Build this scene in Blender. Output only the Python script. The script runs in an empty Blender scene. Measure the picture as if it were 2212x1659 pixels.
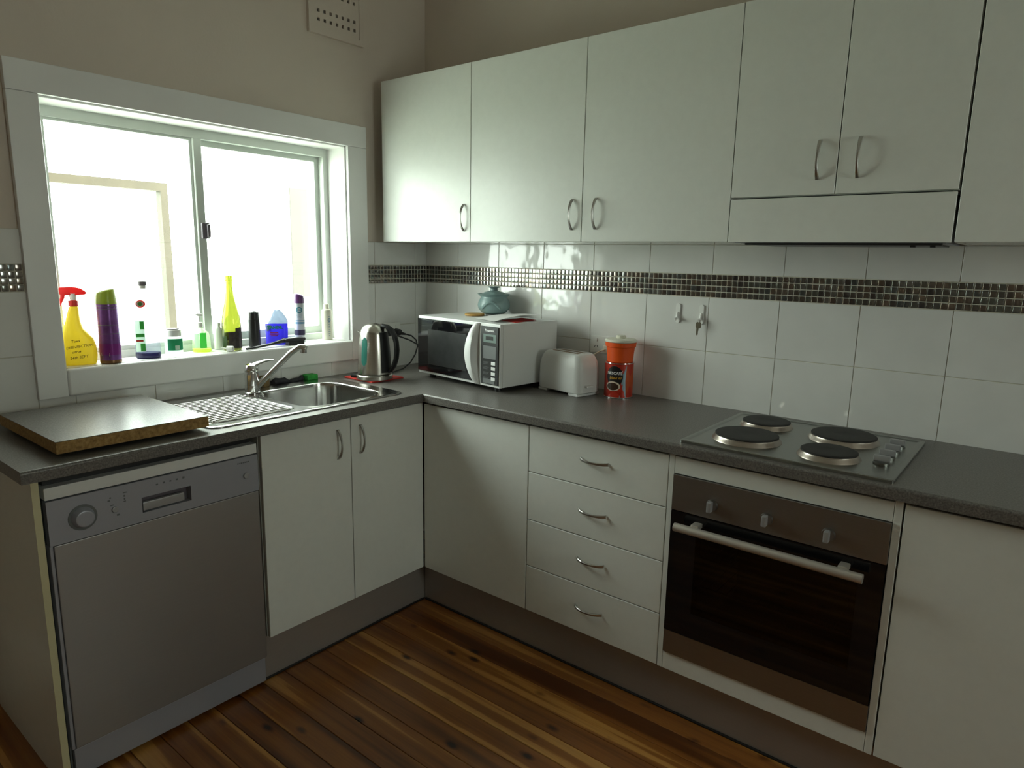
import bpy, bmesh, math, random
from mathutils import Vector, Matrix
random.seed(7)
sc = bpy.context.scene
COL = sc.collection
R = math.radians

# ---------------------------------------------------------------- camera
cam_d = bpy.data.cameras.new('camera'); cam = bpy.data.objects.new('camera', cam_d); COL.objects.link(cam)
CAM = Vector((2.4608, -2.3779, 1.4257)); YAW, PITCH, ROLL, FPX = 0.6753, -0.1849, 0.0187, 1466.39
fw = Vector((-math.sin(YAW)*math.cos(PITCH), math.cos(YAW)*math.cos(PITCH), math.sin(PITCH)))
rt = fw.cross(Vector((0, 0, 1))).normalized(); up = rt.cross(fw)
r2 = rt*math.cos(ROLL) + up*math.sin(ROLL); u2 = up*math.cos(ROLL) - rt*math.sin(ROLL)
mw = Matrix((r2, u2, -fw)).transposed().to_4x4(); mw.translation = CAM
cam.matrix_world = mw
cam_d.sensor_fit = 'HORIZONTAL'; cam_d.sensor_width = 36.0; cam_d.lens = 36.0*FPX/2212.0
cam_d.clip_start = 0.02; cam_d.clip_end = 200
sc.camera = cam

# ---------------------------------------------------------------- world and daylight
world = bpy.data.worlds.new('overcast_sky'); sc.world = world; world.use_nodes = True
bgn = world.node_tree.nodes['Background']
bgn.inputs[0].default_value = (0.91, 1.0, 0.93, 1); bgn.inputs[1].default_value = 12.0
def portal(name, loc, rot, sx, sy):
    l = bpy.data.lights.new(name, 'AREA'); l.shape = 'RECTANGLE'; l.size = sx; l.size_y = sy
    l.cycles.is_portal = True
    o = bpy.data.objects.new(name, l); COL.objects.link(o); o.location = loc; o.rotation_euler = rot
portal('daylight_portal', (-0.23, -1.04, 1.46), (0, R(-90), 0), 0.86, 1.16)
portal('daylight_portal', (5.36, -1.15, 1.6), (0, R(90), 0), 0.9, 0.7)
sc.view_settings.view_transform = 'Standard'; sc.view_settings.look = 'None'
sc.view_settings.exposure = 0.32; sc.view_settings.gamma = 1.0; sc.view_settings.use_curve_mapping = False
sc.cycles.max_bounces = 12; sc.cycles.diffuse_bounces = 6; sc.cycles.glossy_bounces = 5
sc.cycles.transmission_bounces = 8; sc.cycles.transparent_max_bounces = 16
sc.cycles.caustics_reflective = True; sc.cycles.caustics_refractive = True
sc.cycles.sample_clamp_indirect = 6.0; sc.cycles.use_denoising = True

# ---------------------------------------------------------------- materials
MATS = {}
def nodes_of(name):
    m = bpy.data.materials.new(name); m.use_nodes = True
    nt = m.node_tree; p = nt.nodes['Principled BSDF']; MATS[name] = m
    return m, nt, p
def setp(p, **k):
    tr = dict(color='Base Color', rough='Roughness', metal='Metallic', spec='Specular IOR Level', trans='Transmission Weight',
              ior='IOR', coat='Coat Weight', coatr='Coat Roughness', aniso='Anisotropic', emit='Emission Color', estr='Emission Strength')
    for a, v in k.items():
        i = p.inputs[tr[a]]
        i.default_value = (*v, 1) if isinstance(v, tuple) else v
def N(nt, t, **k):
    n = nt.nodes.new(t)
    for a, v in k.items(): setattr(n, a, v)
    return n
def L(nt, a, b): nt.links.new(a, b)
def ramp(nt, stops, fac):
    r = N(nt, 'ShaderNodeValToRGB'); e = r.color_ramp.elements
    while len(e) < len(stops): e.new(0.5)
    for x, (pos, c) in zip(e, stops): x.position = pos; x.color = (*c, 1)
    L(nt, fac, r.inputs[0]); return r.outputs[0]
def coords(nt, scale=(1, 1, 1), src='Object', add=None):
    tc = N(nt, 'ShaderNodeTexCoord'); o = tc.outputs[src]
    if add is not None:
        a = N(nt, 'ShaderNodeVectorMath', operation='ADD'); L(nt, o, a.inputs[0]); L(nt, add, a.inputs[1]); o = a.outputs[0]
    mp = N(nt, 'ShaderNodeMapping'); mp.inputs['Scale'].default_value = scale
    L(nt, o, mp.inputs[0]); return mp.outputs[0]
def noise(nt, scale, vec=None, detail=3, rough=0.55):
    n = N(nt, 'ShaderNodeTexNoise'); n.inputs['Scale'].default_value = scale; n.inputs['Detail'].default_value = detail
    n.inputs['Roughness'].default_value = rough
    if vec is not None: L(nt, vec, n.inputs['Vector'])
    return n.outputs[0]
def bump(nt, p, h, strength, dist=0.01):
    b = N(nt, 'ShaderNodeBump'); b.inputs['Strength'].default_value = strength; b.inputs['Distance'].default_value = dist
    L(nt, h, b.inputs['Height']); L(nt, b.outputs[0], p.inputs['Normal'])
def mat(name, color, rough=0.5, var=0.04, vscale=6.0, bumps=0.0, bscale=60.0, bdist=0.003, **k):
    """procedural: base colour with a slight mottling and an optional fine relief"""
    m, nt, p = nodes_of(name); setp(p, rough=rough, **k)
    v = coords(nt)
    lo = tuple(max(0, c*(1-var)) for c in color); hi = tuple(min(1, c*(1+var)) for c in color)
    L(nt, ramp(nt, [(0.3, lo), (0.7, hi)], noise(nt, vscale, v)), p.inputs['Base Color'])
    if bumps: bump(nt, p, noise(nt, bscale, v, 4), bumps, bdist)
    return m
def translucent(name, color, mixf=0.5, rough=0.3, tcol=None):
    m, nt, p = nodes_of(name); setp(p, color=color, rough=rough)
    v = coords(nt); c = ramp(nt, [(0.3, tuple(x*0.94 for x in color)), (0.7, color)], noise(nt, 20, v))
    L(nt, c, p.inputs['Base Color'])
    t = N(nt, 'ShaderNodeBsdfTranslucent'); t.inputs[0].default_value = (*(tcol or color), 1)
    mx = N(nt, 'ShaderNodeMixShader'); mx.inputs[0].default_value = mixf
    L(nt, p.outputs[0], mx.inputs[1]); L(nt, t.outputs[0], mx.inputs[2])
    L(nt, mx.outputs[0], nt.nodes['Material Output'].inputs[0]); return m
def clear(name, tint=(0.96, 0.98, 0.96), refl=0.06, rough=0.02, body=0.0, bcol=(0.8, 0.8, 0.8)):
    """thin clear sheet: see-through with a fresnel reflection and some cloudiness"""
    m, nt, p = nodes_of(name); nt.nodes.remove(p)
    t = N(nt, 'ShaderNodeBsdfTransparent'); t.inputs[0].default_value = (*tint, 1)
    g = N(nt, 'ShaderNodeBsdfGlossy'); g.inputs['Roughness'].default_value = rough; g.inputs[0].default_value = (1, 1, 1, 1)
    f = N(nt, 'ShaderNodeFresnel'); f.inputs[0].default_value = 1.45
    nz = noise(nt, 5.0, coords(nt)); mm = N(nt, 'ShaderNodeMath', operation='MULTIPLY_ADD')
    L(nt, nz, mm.inputs[0]); mm.inputs[1].default_value = 0.01; L(nt, f.outputs[0], mm.inputs[2])
    ge = N(nt, 'ShaderNodeNewGeometry'); inv = N(nt, 'ShaderNodeMath', operation='SUBTRACT'); inv.inputs[0].default_value = 1.0; L(nt, ge.outputs['Backfacing'], inv.inputs[1])
    fm = N(nt, 'ShaderNodeMath', operation='MULTIPLY'); L(nt, mm.outputs[0], fm.inputs[0]); L(nt, inv.outputs[0], fm.inputs[1])
    mx = N(nt, 'ShaderNodeMixShader'); L(nt, fm.outputs[0], mx.inputs[0]); L(nt, t.outputs[0], mx.inputs[1]); L(nt, g.outputs[0], mx.inputs[2])
    out = mx.outputs[0]
    if body:
        d = N(nt, 'ShaderNodeBsdfTranslucent'); d.inputs[0].default_value = (*bcol, 1)
        d2 = N(nt, 'ShaderNodeBsdfDiffuse'); d2.inputs[0].default_value = (*bcol, 1)
        m2 = N(nt, 'ShaderNodeMixShader'); m2.inputs[0].default_value = 0.4; L(nt, d.outputs[0], m2.inputs[1]); L(nt, d2.outputs[0], m2.inputs[2])
        m3 = N(nt, 'ShaderNodeMixShader'); m3.inputs[0].default_value = body; L(nt, out, m3.inputs[1]); L(nt, m2.outputs[0], m3.inputs[2]); out = m3.outputs[0]
    L(nt, out, nt.nodes['Material Output'].inputs[0]); return m
def brushed(name, color, rough, axis=(1, 1, 60), var=0.12, metal=1.0):
    m, nt, p = nodes_of(name); setp(p, metal=metal)
    n = noise(nt, 8.0, coords(nt, axis), 4)
    L(nt, ramp(nt, [(0.2, tuple(c*(1-var) for c in color)), (0.8, tuple(c*(1+var) for c in color))], n), p.inputs['Base Color'])
    mr = N(nt, 'ShaderNodeMapRange'); L(nt, n, mr.inputs[0]); mr.inputs[3].default_value = rough*0.8; mr.inputs[4].default_value = rough*1.2
    L(nt, mr.outputs[0], p.inputs['Roughness']); return m

mat('paint_beige', (0.65, 0.575, 0.50), 0.75, 0.03, 2.0, 0.15, 90)
mat('paint_white', (0.80, 0.80, 0.79), 0.35, 0.02, 3.0, 0.08, 50)
mat('ceiling_white', (0.78, 0.77, 0.74), 0.8, 0.02)
mat('melamine', (0.75, 0.77, 0.735), 0.33, 0.015, 40.0, 0.05, 350, 0.0006)
mat('melamine_gloss', (0.75, 0.77, 0.735), 0.05, 0.015, 40.0)
mat('edge_cream', (0.62, 0.58, 0.36), 0.5, 0.03)
mat('melamine_edge', (0.72, 0.70, 0.60), 0.4, 0.02)
mat('grout', (0.58, 0.55, 0.46), 0.85, 0.08, 30)
mat('dark_gap', (0.02, 0.02, 0.02), 0.8)
m, nt, p = nodes_of('tile_glaze'); setp(p, rough=0.07, spec=0.55)
oi = N(nt, 'ShaderNodeObjectInfo'); v = coords(nt, add=oi.outputs['Location'])
L(nt, ramp(nt, [(0.3, (0.70, 0.70, 0.68)), (0.7, (0.77, 0.77, 0.75))], noise(nt, 5, v)), p.inputs['Base Color'])
bump(nt, p, noise(nt, 14.0, v, 1), 0.20, 0.012)
def mosaic_mat(name, island):
    m, nt, p = nodes_of(name); setp(p, rough=0.13, spec=0.6, metal=0.85, coat=0.3, coatr=0.06)
    if island: r = N(nt, 'ShaderNodeNewGeometry').outputs['Random Per Island']
    else: r = N(nt, 'ShaderNodeObjectInfo').outputs['Random']
    L(nt, ramp(nt, [(0.0, (0.09, 0.085, 0.088)), (0.18, (0.21, 0.17, 0.14)), (0.36, (0.15, 0.145, 0.135)), (0.52, (0.19, 0.21, 0.19)),
                    (0.66, (0.25, 0.20, 0.16)), (0.8, (0.14, 0.16, 0.165)), (1.0, (0.28, 0.275, 0.26))], r), p.inputs['Base Color'])
    return m
mosaic_mat('mosaic_glass', False); mosaic_mat('mosaic_glass_far', True)
m, nt, p = nodes_of('laminate_bench'); setp(p, rough=0.34, spec=0.5); v = coords(nt)
L(nt, ramp(nt, [(0.35, (0.095, 0.088, 0.080)), (0.5, (0.140, 0.130, 0.118)), (0.68, (0.20, 0.187, 0.172))], noise(nt, 240, v, 2)), p.inputs['Base Color'])
bump(nt, p, noise(nt, 260, v, 2), 0.08, 0.0006)
m, nt, p = nodes_of('chipboard'); setp(p, rough=0.8); v = coords(nt)
L(nt, ramp(nt, [(0.3, (0.20, 0.115, 0.035)), (0.5, (0.32, 0.19, 0.06)), (0.7, (0.44, 0.28, 0.10))], noise(nt, 110, v, 5)), p.inputs['Base Color'])
bump(nt, p, noise(nt, 160, v, 4), 0.5, 0.002)
brushed('kick_metal', (0.40, 0.37, 0.345), 0.38, (1, 1, 40), 0.05, 0.5)
brushed('steel_brushed', (0.36, 0.35, 0.345), 0.45, (1, 1, 60), 0.05, 0.8)
brushed('steel_sink', (0.50, 0.50, 0.485), 0.17, (40, 1, 1), 0.02)
brushed('steel_hob', (0.33, 0.34, 0.32), 0.3, (1, 40, 1), 0.06)
brushed('steel_oven', (0.30, 0.285, 0.27), 0.4, (1, 1, 50), 0.06)
brushed('kettle_steel', (0.60, 0.58, 0.53), 0.24, (1, 1, 40), 0.06)
mat('chrome', (0.72, 0.72, 0.72), 0.12, 0.02, metal=1.0)
mat('handle_nickel', (0.50, 0.49, 0.47), 0.28, 0.03, metal=1.0)
mat('oven_handle', (0.52, 0.48, 0.43), 0.42, 0.03, metal=0.6)
mat('silver_plastic', (0.36, 0.37, 0.42), 0.4, 0.03, metal=0.3)
mat('silver_plastic_light', (0.38, 0.38, 0.39), 0.35, 0.03, metal=0.3)
mat('aluminium', (0.58, 0.62, 0.58), 0.4, 0.03)
mat('black_plastic', (0.012, 0.012, 0.013), 0.35, 0.1)
mat('black_gloss', (0.006, 0.006, 0.007), 0.06, 0.1)
mat('black_iron', (0.020, 0.018, 0.016), 0.62, 0.2, 40, 0.3, 300, 0.001)
mat('heat_ring', (0.46, 0.41, 0.36), 0.3, 0.05, metal=1.0)
mat('appliance_white', (0.74, 0.75, 0.74), 0.35, 0.015)
mat('plastic_white', (0.78, 0.78, 0.75), 0.4, 0.02)
mat('plastic_cream', (0.72, 0.70, 0.58), 0.45, 0.03)
mat('print_dark', (0.03, 0.03, 0.035), 0.6)
mat('print_white', (0.85, 0.85, 0.85), 0.5)
mat('print_grey', (0.13, 0.14, 0.14), 0.5)
mat('door_mesh', (0.028, 0.030, 0.030), 0.25, 0.15, 30)
mat('lcd', (0.16, 0.22, 0.20), 0.3)
mat('lcd_dark', (0.012, 0.014, 0.012), 0.3)
mat('orange_plastic', (0.80, 0.095, 0.008), 0.38, 0.02)
mat('tin_red', (0.52, 0.035, 0.015), 0.3, 0.05, metal=0.2)
mat('tin_orange', (0.55, 0.085, 0.02), 0.3, 0.05, metal=0.2)
mat('tin_blue', (0.28, 0.38, 0.45), 0.3, 0.05, metal=0.3)
mat('tin_black', (0.012, 0.010, 0.010), 0.35)
mat('tin_brown', (0.05, 0.02, 0.01), 0.35)
mat('print_gold', (0.55, 0.30, 0.03), 0.4)
mat('print_cream', (0.75, 0.62, 0.50), 0.4)
mat('stoneware', (0.20, 0.29, 0.29), 0.35, 0.18, 14, 0.2, 40, 0.003)
mat('stoneware_dark', (0.07, 0.11, 0.12), 0.4, 0.2, 14)
mat('coaster_wood', (0.50, 0.28, 0.07), 0.5, 0.15, 12)
mat('coaster_grey', (0.20, 0.19, 0.18), 0.6, 0.1)
mat('paper_white', (0.74, 0.73, 0.72), 0.7, 0.02)
mat('paper_red', (0.62, 0.03, 0.02), 0.6, 0.05)
mat('trivet_red', (0.55, 0.04, 0.03), 0.45, 0.05)
translucent('spray_yellow', (0.86, 0.74, 0.09), 0.35, 0.35, (0.80, 0.68, 0.10))
mat('spray_red', (0.62, 0.025, 0.02), 0.35)
translucent('spray_red_t', (0.75, 0.05, 0.05), 0.4, 0.35)
mat('can_purple', (0.24, 0.085, 0.34), 0.22, 0.35, 22, metal=0.35)
mat('can_magenta', (0.26, 0.03, 0.27), 0.25, 0.2, metal=0.3)
mat('can_brown', (0.20, 0.10, 0.04), 0.3, 0.2, metal=0.4)
translucent('can_olive', (0.25, 0.28, 0.06), 0.35, 0.3, (0.45, 0.5, 0.12))
clear('window_glass', (0.97, 0.985, 0.97))
clear('clear_plastic', (0.93, 0.95, 0.97), body=0.3, bcol=(0.22, 0.23, 0.28))
clear('frosted_plastic', (0.93, 0.97, 0.94), body=0.45, bcol=(0.75, 0.85, 0.80))
clear('soap_clear', (0.88, 0.97, 0.82), body=0.25, bcol=(0.75, 0.9, 0.7))
clear('soap_yellow', (0.95, 0.97, 0.25), body=0.5, bcol=(0.85, 0.9, 0.1))
clear('liquid_blue', (0.05, 0.06, 0.30), body=0.7, bcol=(0.012, 0.015, 0.16))
clear('oven_glass', (0.40, 0.37, 0.34), rough=0.03)
clear('kettle_window', (0.35, 0.62, 0.55), body=0.75, bcol=(0.10, 0.38, 0.33))
translucent('label_green', (0.10, 0.42, 0.12), 0.5, 0.5, (0.2, 0.7, 0.2))
translucent('label_teal', (0.02, 0.22, 0.12), 0.4, 0.5, (0.03, 0.42, 0.24))
translucent('label_pale', (0.70, 0.80, 0.72), 0.5, 0.5)
translucent('label_red', (0.65, 0.08, 0.05), 0.45, 0.5)
translucent('pouch_blue', (0.11, 0.09, 0.62), 0.45, 0.3, (0.16, 0.14, 0.85))
clear('pouch_clear', (0.75, 0.82, 0.95), body=0.85, bcol=(0.30, 0.34, 0.40))
mat('cap_grey', (0.14, 0.12, 0.14), 0.4)
mat('cap_purple', (0.10, 0.03, 0.13), 0.35)
mat('can_silver', (0.48, 0.50, 0.54), 0.3, 0.06, metal=0.25)
mat('can_navy', (0.03, 0.025, 0.06), 0.35)
mat('print_teal', (0.06, 0.20, 0.26), 0.5)
mat('print_blue', (0.12, 0.24, 0.36), 0.5)
mat('print_green', (0.02, 0.30, 0.16), 0.5)
m, nt, p = nodes_of('bottle_glass'); setp(p, color=(0.62, 0.66, 0.03), rough=0.02, trans=1.0, ior=1.35)
L(nt, ramp(nt, [(0.3, (0.31, 0.33, 0.10)), (0.7, (0.35, 0.37, 0.11))], noise(nt, 8, coords(nt))), p.inputs['Base Color'])
mat('bottle_label', (0.030, 0.020, 0.016), 0.5, 0.7, 90)
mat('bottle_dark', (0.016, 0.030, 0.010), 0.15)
mat('sponge_green', (0.03, 0.33, 0.05), 0.9, 0.2, 60, 0.6, 120, 0.004)
mat('sponge_brown', (0.20, 0.13, 0.05), 0.9, 0.25, 60, 0.6, 120, 0.004)
mat('rag_dark', (0.035, 0.034, 0.042), 0.95, 0.3, 40, 0.8, 60, 0.006)
mat('brass_key', (0.22, 0.20, 0.15), 0.35, 0.1, metal=1.0)
mat('outdoor_white', (0.80, 0.82, 0.80), 0.7, 0.02)
mat('outdoor_brown', (0.055, 0.045, 0.028), 0.6, 0.1)
mat('outdoor_beige', (0.075, 0.07, 0.06), 0.7, 0.05)
mat('outdoor_paving', (0.50, 0.52, 0.46), 0.85, 0.1)
# floor boards
m, nt, p = nodes_of('cypress_board'); setp(p, rough=0.3, spec=0.5, coat=0.25, coatr=0.2)
oi = N(nt, 'ShaderNodeObjectInfo')
sv = N(nt, 'ShaderNodeVectorMath', operation='SCALE'); cb = N(nt, 'ShaderNodeCombineXYZ')
L(nt, oi.outputs['Random'], cb.inputs[0]); L(nt, oi.outputs['Random'], cb.inputs[1]); L(nt, cb.outputs[0], sv.inputs[0]); sv.inputs['Scale'].default_value = 71.0
v1 = coords(nt, (0.5, 13.0, 1), add=sv.outputs[0]); v2 = coords(nt, (2.0, 60.0, 1), add=sv.outputs[0])
n1 = noise(nt, 1.6, v1, 3, 0.45); n2 = noise(nt, 3.0, v2, 4)
mr = N(nt, 'ShaderNodeMapRange'); L(nt, oi.outputs['Random'], mr.inputs[0]); mr.inputs[3].default_value = -0.13; mr.inputs[4].default_value = 0.13
ad = N(nt, 'ShaderNodeMath', operation='ADD'); L(nt, n1, ad.inputs[0]); L(nt, mr.outputs[0], ad.inputs[1])
base = ramp(nt, [(0.28, (0.10, 0.030, 0.006)), (0.42, (0.22, 0.074, 0.013)), (0.57, (0.31, 0.118, 0.022)), (0.61, (0.50, 0.235, 0.055)), (0.75, (0.58, 0.31, 0.085))], ad.outputs[0])
mx = N(nt, 'ShaderNodeMix', data_type='RGBA', blend_type='MULTIPLY'); mx.inputs[0].default_value = 0.45
L(nt, base, mx.inputs[6]); L(nt, ramp(nt, [(0.3, (0.55, 0.5, 0.45)), (0.7, (1, 1, 1))], n2), mx.inputs[7])
vo = N(nt, 'ShaderNodeTexVoronoi'); vo.inputs['Scale'].default_value = 1.0; vo.inputs['Randomness'].default_value = 1.0
nzv = noise(nt, 30, coords(nt), 2)
L(nt, coords(nt, (5.2, 11.0, 1), add=sv.outputs[0]), vo.inputs['Vector'])
dd = N(nt, 'ShaderNodeMath', operation='MULTIPLY_ADD'); L(nt, nzv, dd.inputs[0]); dd.inputs[1].default_value = 0.08; L(nt, vo.outputs['Distance'], dd.inputs[2])
kn = ramp(nt, [(0.10, (0.07, 0.05, 0.04)), (0.14, (0.45, 0.35, 0.28)), (0.21, (1, 1, 1))], dd.outputs[0])
mk = N(nt, 'ShaderNodeMix', data_type='RGBA', blend_type='MULTIPLY'); mk.inputs[0].default_value = 1.0
L(nt, mx.outputs[2], mk.inputs[6]); L(nt, kn, mk.inputs[7]); L(nt, mk.outputs[2], p.inputs['Base Color'])
bump(nt, p, n2, 0.08, 0.001)

# ---------------------------------------------------------------- mesh helpers
def area_normals(me, ca):
    """smooth across gentle angles only, weighted by face area so that flat faces stay flat beside their bevels"""
    fn = [p_.normal.copy() for p_ in me.polygons]; fa = [p_.area for p_ in me.polygons]; vf = [[] for _ in me.vertices]
    for p_ in me.polygons:
        for v_ in p_.vertices: vf[v_].append(p_.index)
    out = []
    for p_ in me.polygons:
        n0 = fn[p_.index]
        for v_ in p_.vertices:
            a = Vector((0, 0, 0))
            for g in vf[v_]:
                if fn[g].dot(n0) > ca: a += fn[g]*fa[g]
            out.append(tuple(a.normalized()) if a.length > 1e-12 else tuple(n0))
    me.normals_split_custom_set(out)
OFF = {}          # world offset of each object's frame (unrotated things)
class B:
    def __init__(s): s.bm = bmesh.new()
    def box(s, x0, x1, y0, y1, z0, z1, bev=0.0, seg=2):
        vs = [s.bm.verts.new(c) for c in ((x0,y0,z0),(x1,y0,z0),(x1,y1,z0),(x0,y1,z0),(x0,y0,z1),(x1,y0,z1),(x1,y1,z1),(x0,y1,z1))]
        fs = [s.bm.faces.new([vs[i] for i in q]) for q in ((3,2,1,0),(4,5,6,7),(0,1,5,4),(1,2,6,5),(2,3,7,6),(3,0,4,7))]
        if bev:
            es = list({e for f in fs for e in f.edges})
            bmesh.ops.bevel(s.bm, geom=es, offset=bev, segments=seg, affect='EDGES', profile=0.5)
        return s
    def loops(s, rings, cap0=True, cap1=True, closed=True):
        vr = [[s.bm.verts.new(c) for c in r] for r in rings]
        n = len(vr[0])
        for a, b in zip(vr, vr[1:]):
            for i in range(n if closed else n-1):
                j = (i+1) % n
                s.bm.faces.new((a[i], a[j], b[j], b[i]))
        if cap0: s.bm.faces.new(list(reversed(vr[0])))
        if cap1: s.bm.faces.new(vr[-1])
        return s
    def lathe(s, prof, c=(0, 0, 0), seg=24, cap0=True, cap1=True, sx=1.0, sy=1.0):
        rings = [[(c[0]+r*sx*math.cos(2*math.pi*i/seg), c[1]+r*sy*math.sin(2*math.pi*i/seg), c[2]+z) for i in range(seg)] for r, z in prof]
        return s.loops(rings, cap0, cap1)
    def cyl(s, c, d, r, h, seg=20, r1=None, bev=0.0):
        d = Vector(d).normalized(); a = d.orthogonal().normalized(); b = d.cross(a); c = Vector(c); r1 = r if r1 is None else r1
        pr = [(r, 0), (r1, h)] if not bev else [(r, 0), (r1, h-bev), (r1-bev*0.4, h-bev*0.25), (r1-bev, h)]
        return s.loops([[tuple(c+d*z+(a*math.cos(2*math.pi*i/seg)+b*math.sin(2*math.pi*i/seg))*q) for i in range(seg)] for q, z in pr])
    def tube(s, pts, r, seg=10, rad=None):
        pts = [Vector(q) for q in pts]; rings = []; ref = None
        for i, q in enumerate(pts):
            t = ((pts[min(i+1, len(pts)-1)] - pts[max(i-1, 0)])).normalized()
            if ref is None: ref = t.orthogonal().normalized()
            ref = (ref - t*ref.dot(t)).normalized(); b = t.cross(ref); rr = rad[i] if rad else r
            rings.append([tuple(q+(ref*math.cos(2*math.pi*k/seg)+b*math.sin(2*math.pi*k/seg))*rr) for k in range(seg)])
        return s.loops(rings)
    def prism(s, us, vs, mask, w0, w1, f):
        """grid of cells kept by mask(i,j), extruded w0..w1; f(u,v,w)->xyz"""
        V = {}
        def vt(i, j, k):
            if (i, j, k) not in V: V[i, j, k] = s.bm.verts.new(f(us[i], vs[j], (w0, w1)[k]))
            return V[i, j, k]
        nu, nv = len(us)-1, len(vs)-1
        ok = lambda i, j: 0 <= i < nu and 0 <= j < nv and mask(i, j)
        for i in range(nu):
            for j in range(nv):
                if not ok(i, j): continue
                s.bm.faces.new((vt(i,j,1), vt(i+1,j,1), vt(i+1,j+1,1), vt(i,j+1,1)))
                s.bm.faces.new((vt(i,j,0), vt(i,j+1,0), vt(i+1,j+1,0), vt(i+1,j,0)))
                if not ok(i-1, j): s.bm.faces.new((vt(i,j,0), vt(i,j,1), vt(i,j+1,1), vt(i,j+1,0)))
                if not ok(i+1, j): s.bm.faces.new((vt(i+1,j,0), vt(i+1,j+1,0), vt(i+1,j+1,1), vt(i+1,j,1)))
                if not ok(i, j-1): s.bm.faces.new((vt(i,j,0), vt(i+1,j,0), vt(i+1,j,1), vt(i,j,1)))
                if not ok(i, j+1): s.bm.faces.new((vt(i,j+1,0), vt(i,j+1,1), vt(i+1,j+1,1), vt(i+1,j+1,0)))
        return s
    def poly(s, pts, w, f):
        """outline pts (u,v) extruded 0..w; f(u,v,w)->xyz"""
        return s.loops([[f(u, v, 0) for u, v in pts], [f(u, v, w) for u, v in pts]])
    def xf(s, M):
        bmesh.ops.transform(s.bm, matrix=M, verts=s.bm.verts); return s
    def mesh(s, name, material, smooth=35):
        bmesh.ops.recalc_face_normals(s.bm, faces=s.bm.faces)
        me = bpy.data.meshes.new(name); s.bm.to_mesh(me); s.bm.free()
        if smooth:
            for pl in me.polygons: pl.use_smooth = True
            area_normals(me, math.cos(R(smooth)))
        if material: me.materials.append(MATS[material])
        return me
def link(name, data, parent=None, loc=(0, 0, 0), rot=(0, 0, 0)):
    o = bpy.data.objects.new(name, data); COL.objects.link(o); o.location = loc; o.rotation_euler = rot
    if parent: o.parent = parent
    return o
def part(name, b, material, parent=None, local=False, smooth=35, label=None):
    """mesh built in world coordinates (or the thing's own frame if local) and hung under its thing"""
    off = Vector((0, 0, 0)) if (local or parent is None) else OFF.get(parent.name, Vector((0, 0, 0)))
    if off.length: b.xf(Matrix.Translation(-off))
    o = link(name, b.mesh(name, material, smooth), parent)
    OFF[o.name] = off
    if label: o['label'] = label
    return o
def tag(o, label, cat, group=None, kind=None):
    o['label'] = label; o['category'] = cat
    if group: o['group'] = group
    if kind: o['kind'] = kind
    return o
def thing(name, label, cat, loc=(0, 0, 0), rz=0.0, group=None, kind=None):
    o = link(name, None, None, loc, (0, 0, rz)); o.empty_display_size = 0.05
    OFF[o.name] = Vector(loc); return tag(o, label, cat, group, kind)
def text_mesh(s, size, extrude=0.0003, shear=0.0, bold=0.0):
    c = bpy.data.curves.new('lettering', 'FONT'); c.body = s; c.size = size; c.extrude = extrude; c.align_x = 'CENTER'; c.align_y = 'CENTER'
    c.shear = shear; c.offset = bold; c.resolution_u = 2
    o = bpy.data.objects.new('lettering', c); COL.objects.link(o); bpy.context.view_layer.update()
    me = bpy.data.meshes.new_from_object(o.evaluated_get(bpy.context.evaluated_depsgraph_get()))
    bpy.data.objects.remove(o); bpy.data.curves.remove(c); return me
def lettering(s, size, material, parent, f, shear=0.0, bold=0.0, name='lettering', label=None):
    """f(u,v,w)->position in the parent's own frame"""
    me = text_mesh(s, size, 0.0003, shear, bold)
    for v in me.vertices: v.co = f(v.co.x, v.co.y, v.co.z)
    me.materials.clear(); me.materials.append(MATS[material])
    o = link(name, me, parent)
    if label: o['label'] = label
    return o
def rrect(x0, x1, y0, y1, r, n=6):
    pts = []
    for cx, cy, a0 in ((x1-r, y0+r, -90), (x1-r, y1-r, 0), (x0+r, y1-r, 90), (x0+r, y0+r, 180)):
        for k in range(n+1):
            a = R(a0+90*k/n); pts.append((cx+r*math.cos(a), cy+r*math.sin(a)))
    return pts
XYZ = lambda u, v, w: (u, v, w)

# ================================================================ THE SETTING
CE = 2.75; RX = 5.2; FY = -4.6
# window opening in the left wall
WY0, WY1, WZ0, WZ1 = -1.603, -0.475, 1.048, 1.876
wl = B(); wl.prism([FY, WY0, WY1, 0.0], [0, WZ0, WZ1, CE], lambda i, j: not (i == 1 and j == 1), -0.2, 0.0, lambda u, v, w: (w, u, v))
wall_left = tag(part('wall_left', wl, 'paint_beige', smooth=0), 'beige painted wall with the sliding window over the sink', 'wall', kind='structure')
wb = B().box(-0.2, RX+0.12, 0.0, 0.12, 0, CE)
wall_back = tag(part('wall_back', wb, 'paint_beige', smooth=0), 'beige painted wall behind the hob and the overhead cupboards', 'wall', kind='structure')
wr = B(); wr.prism([FY-0.12, -1.5, -0.8, 0.0], [0, 1.15, 2.05, CE], lambda i, j: not (i == 1 and j == 1), RX, RX+0.12, lambda u, v, w: (w, u, v))
tag(part('wall_right', wr, 'paint_beige', smooth=0), 'beige painted wall with a second window for fill light, out of the picture', 'wall', kind='structure')
tag(part('wall_front', B().box(-0.2, RX, FY-0.12, FY, 0, CE), 'paint_beige', smooth=0), 'beige painted wall behind the photographer', 'wall', kind='structure')
tag(part('ceiling', B().box(-0.2, RX+0.12, FY-0.12, 0.12, CE, CE+0.1), 'ceiling_white', smooth=0), 'white painted ceiling above the kitchen', 'ceiling', kind='structure')
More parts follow.
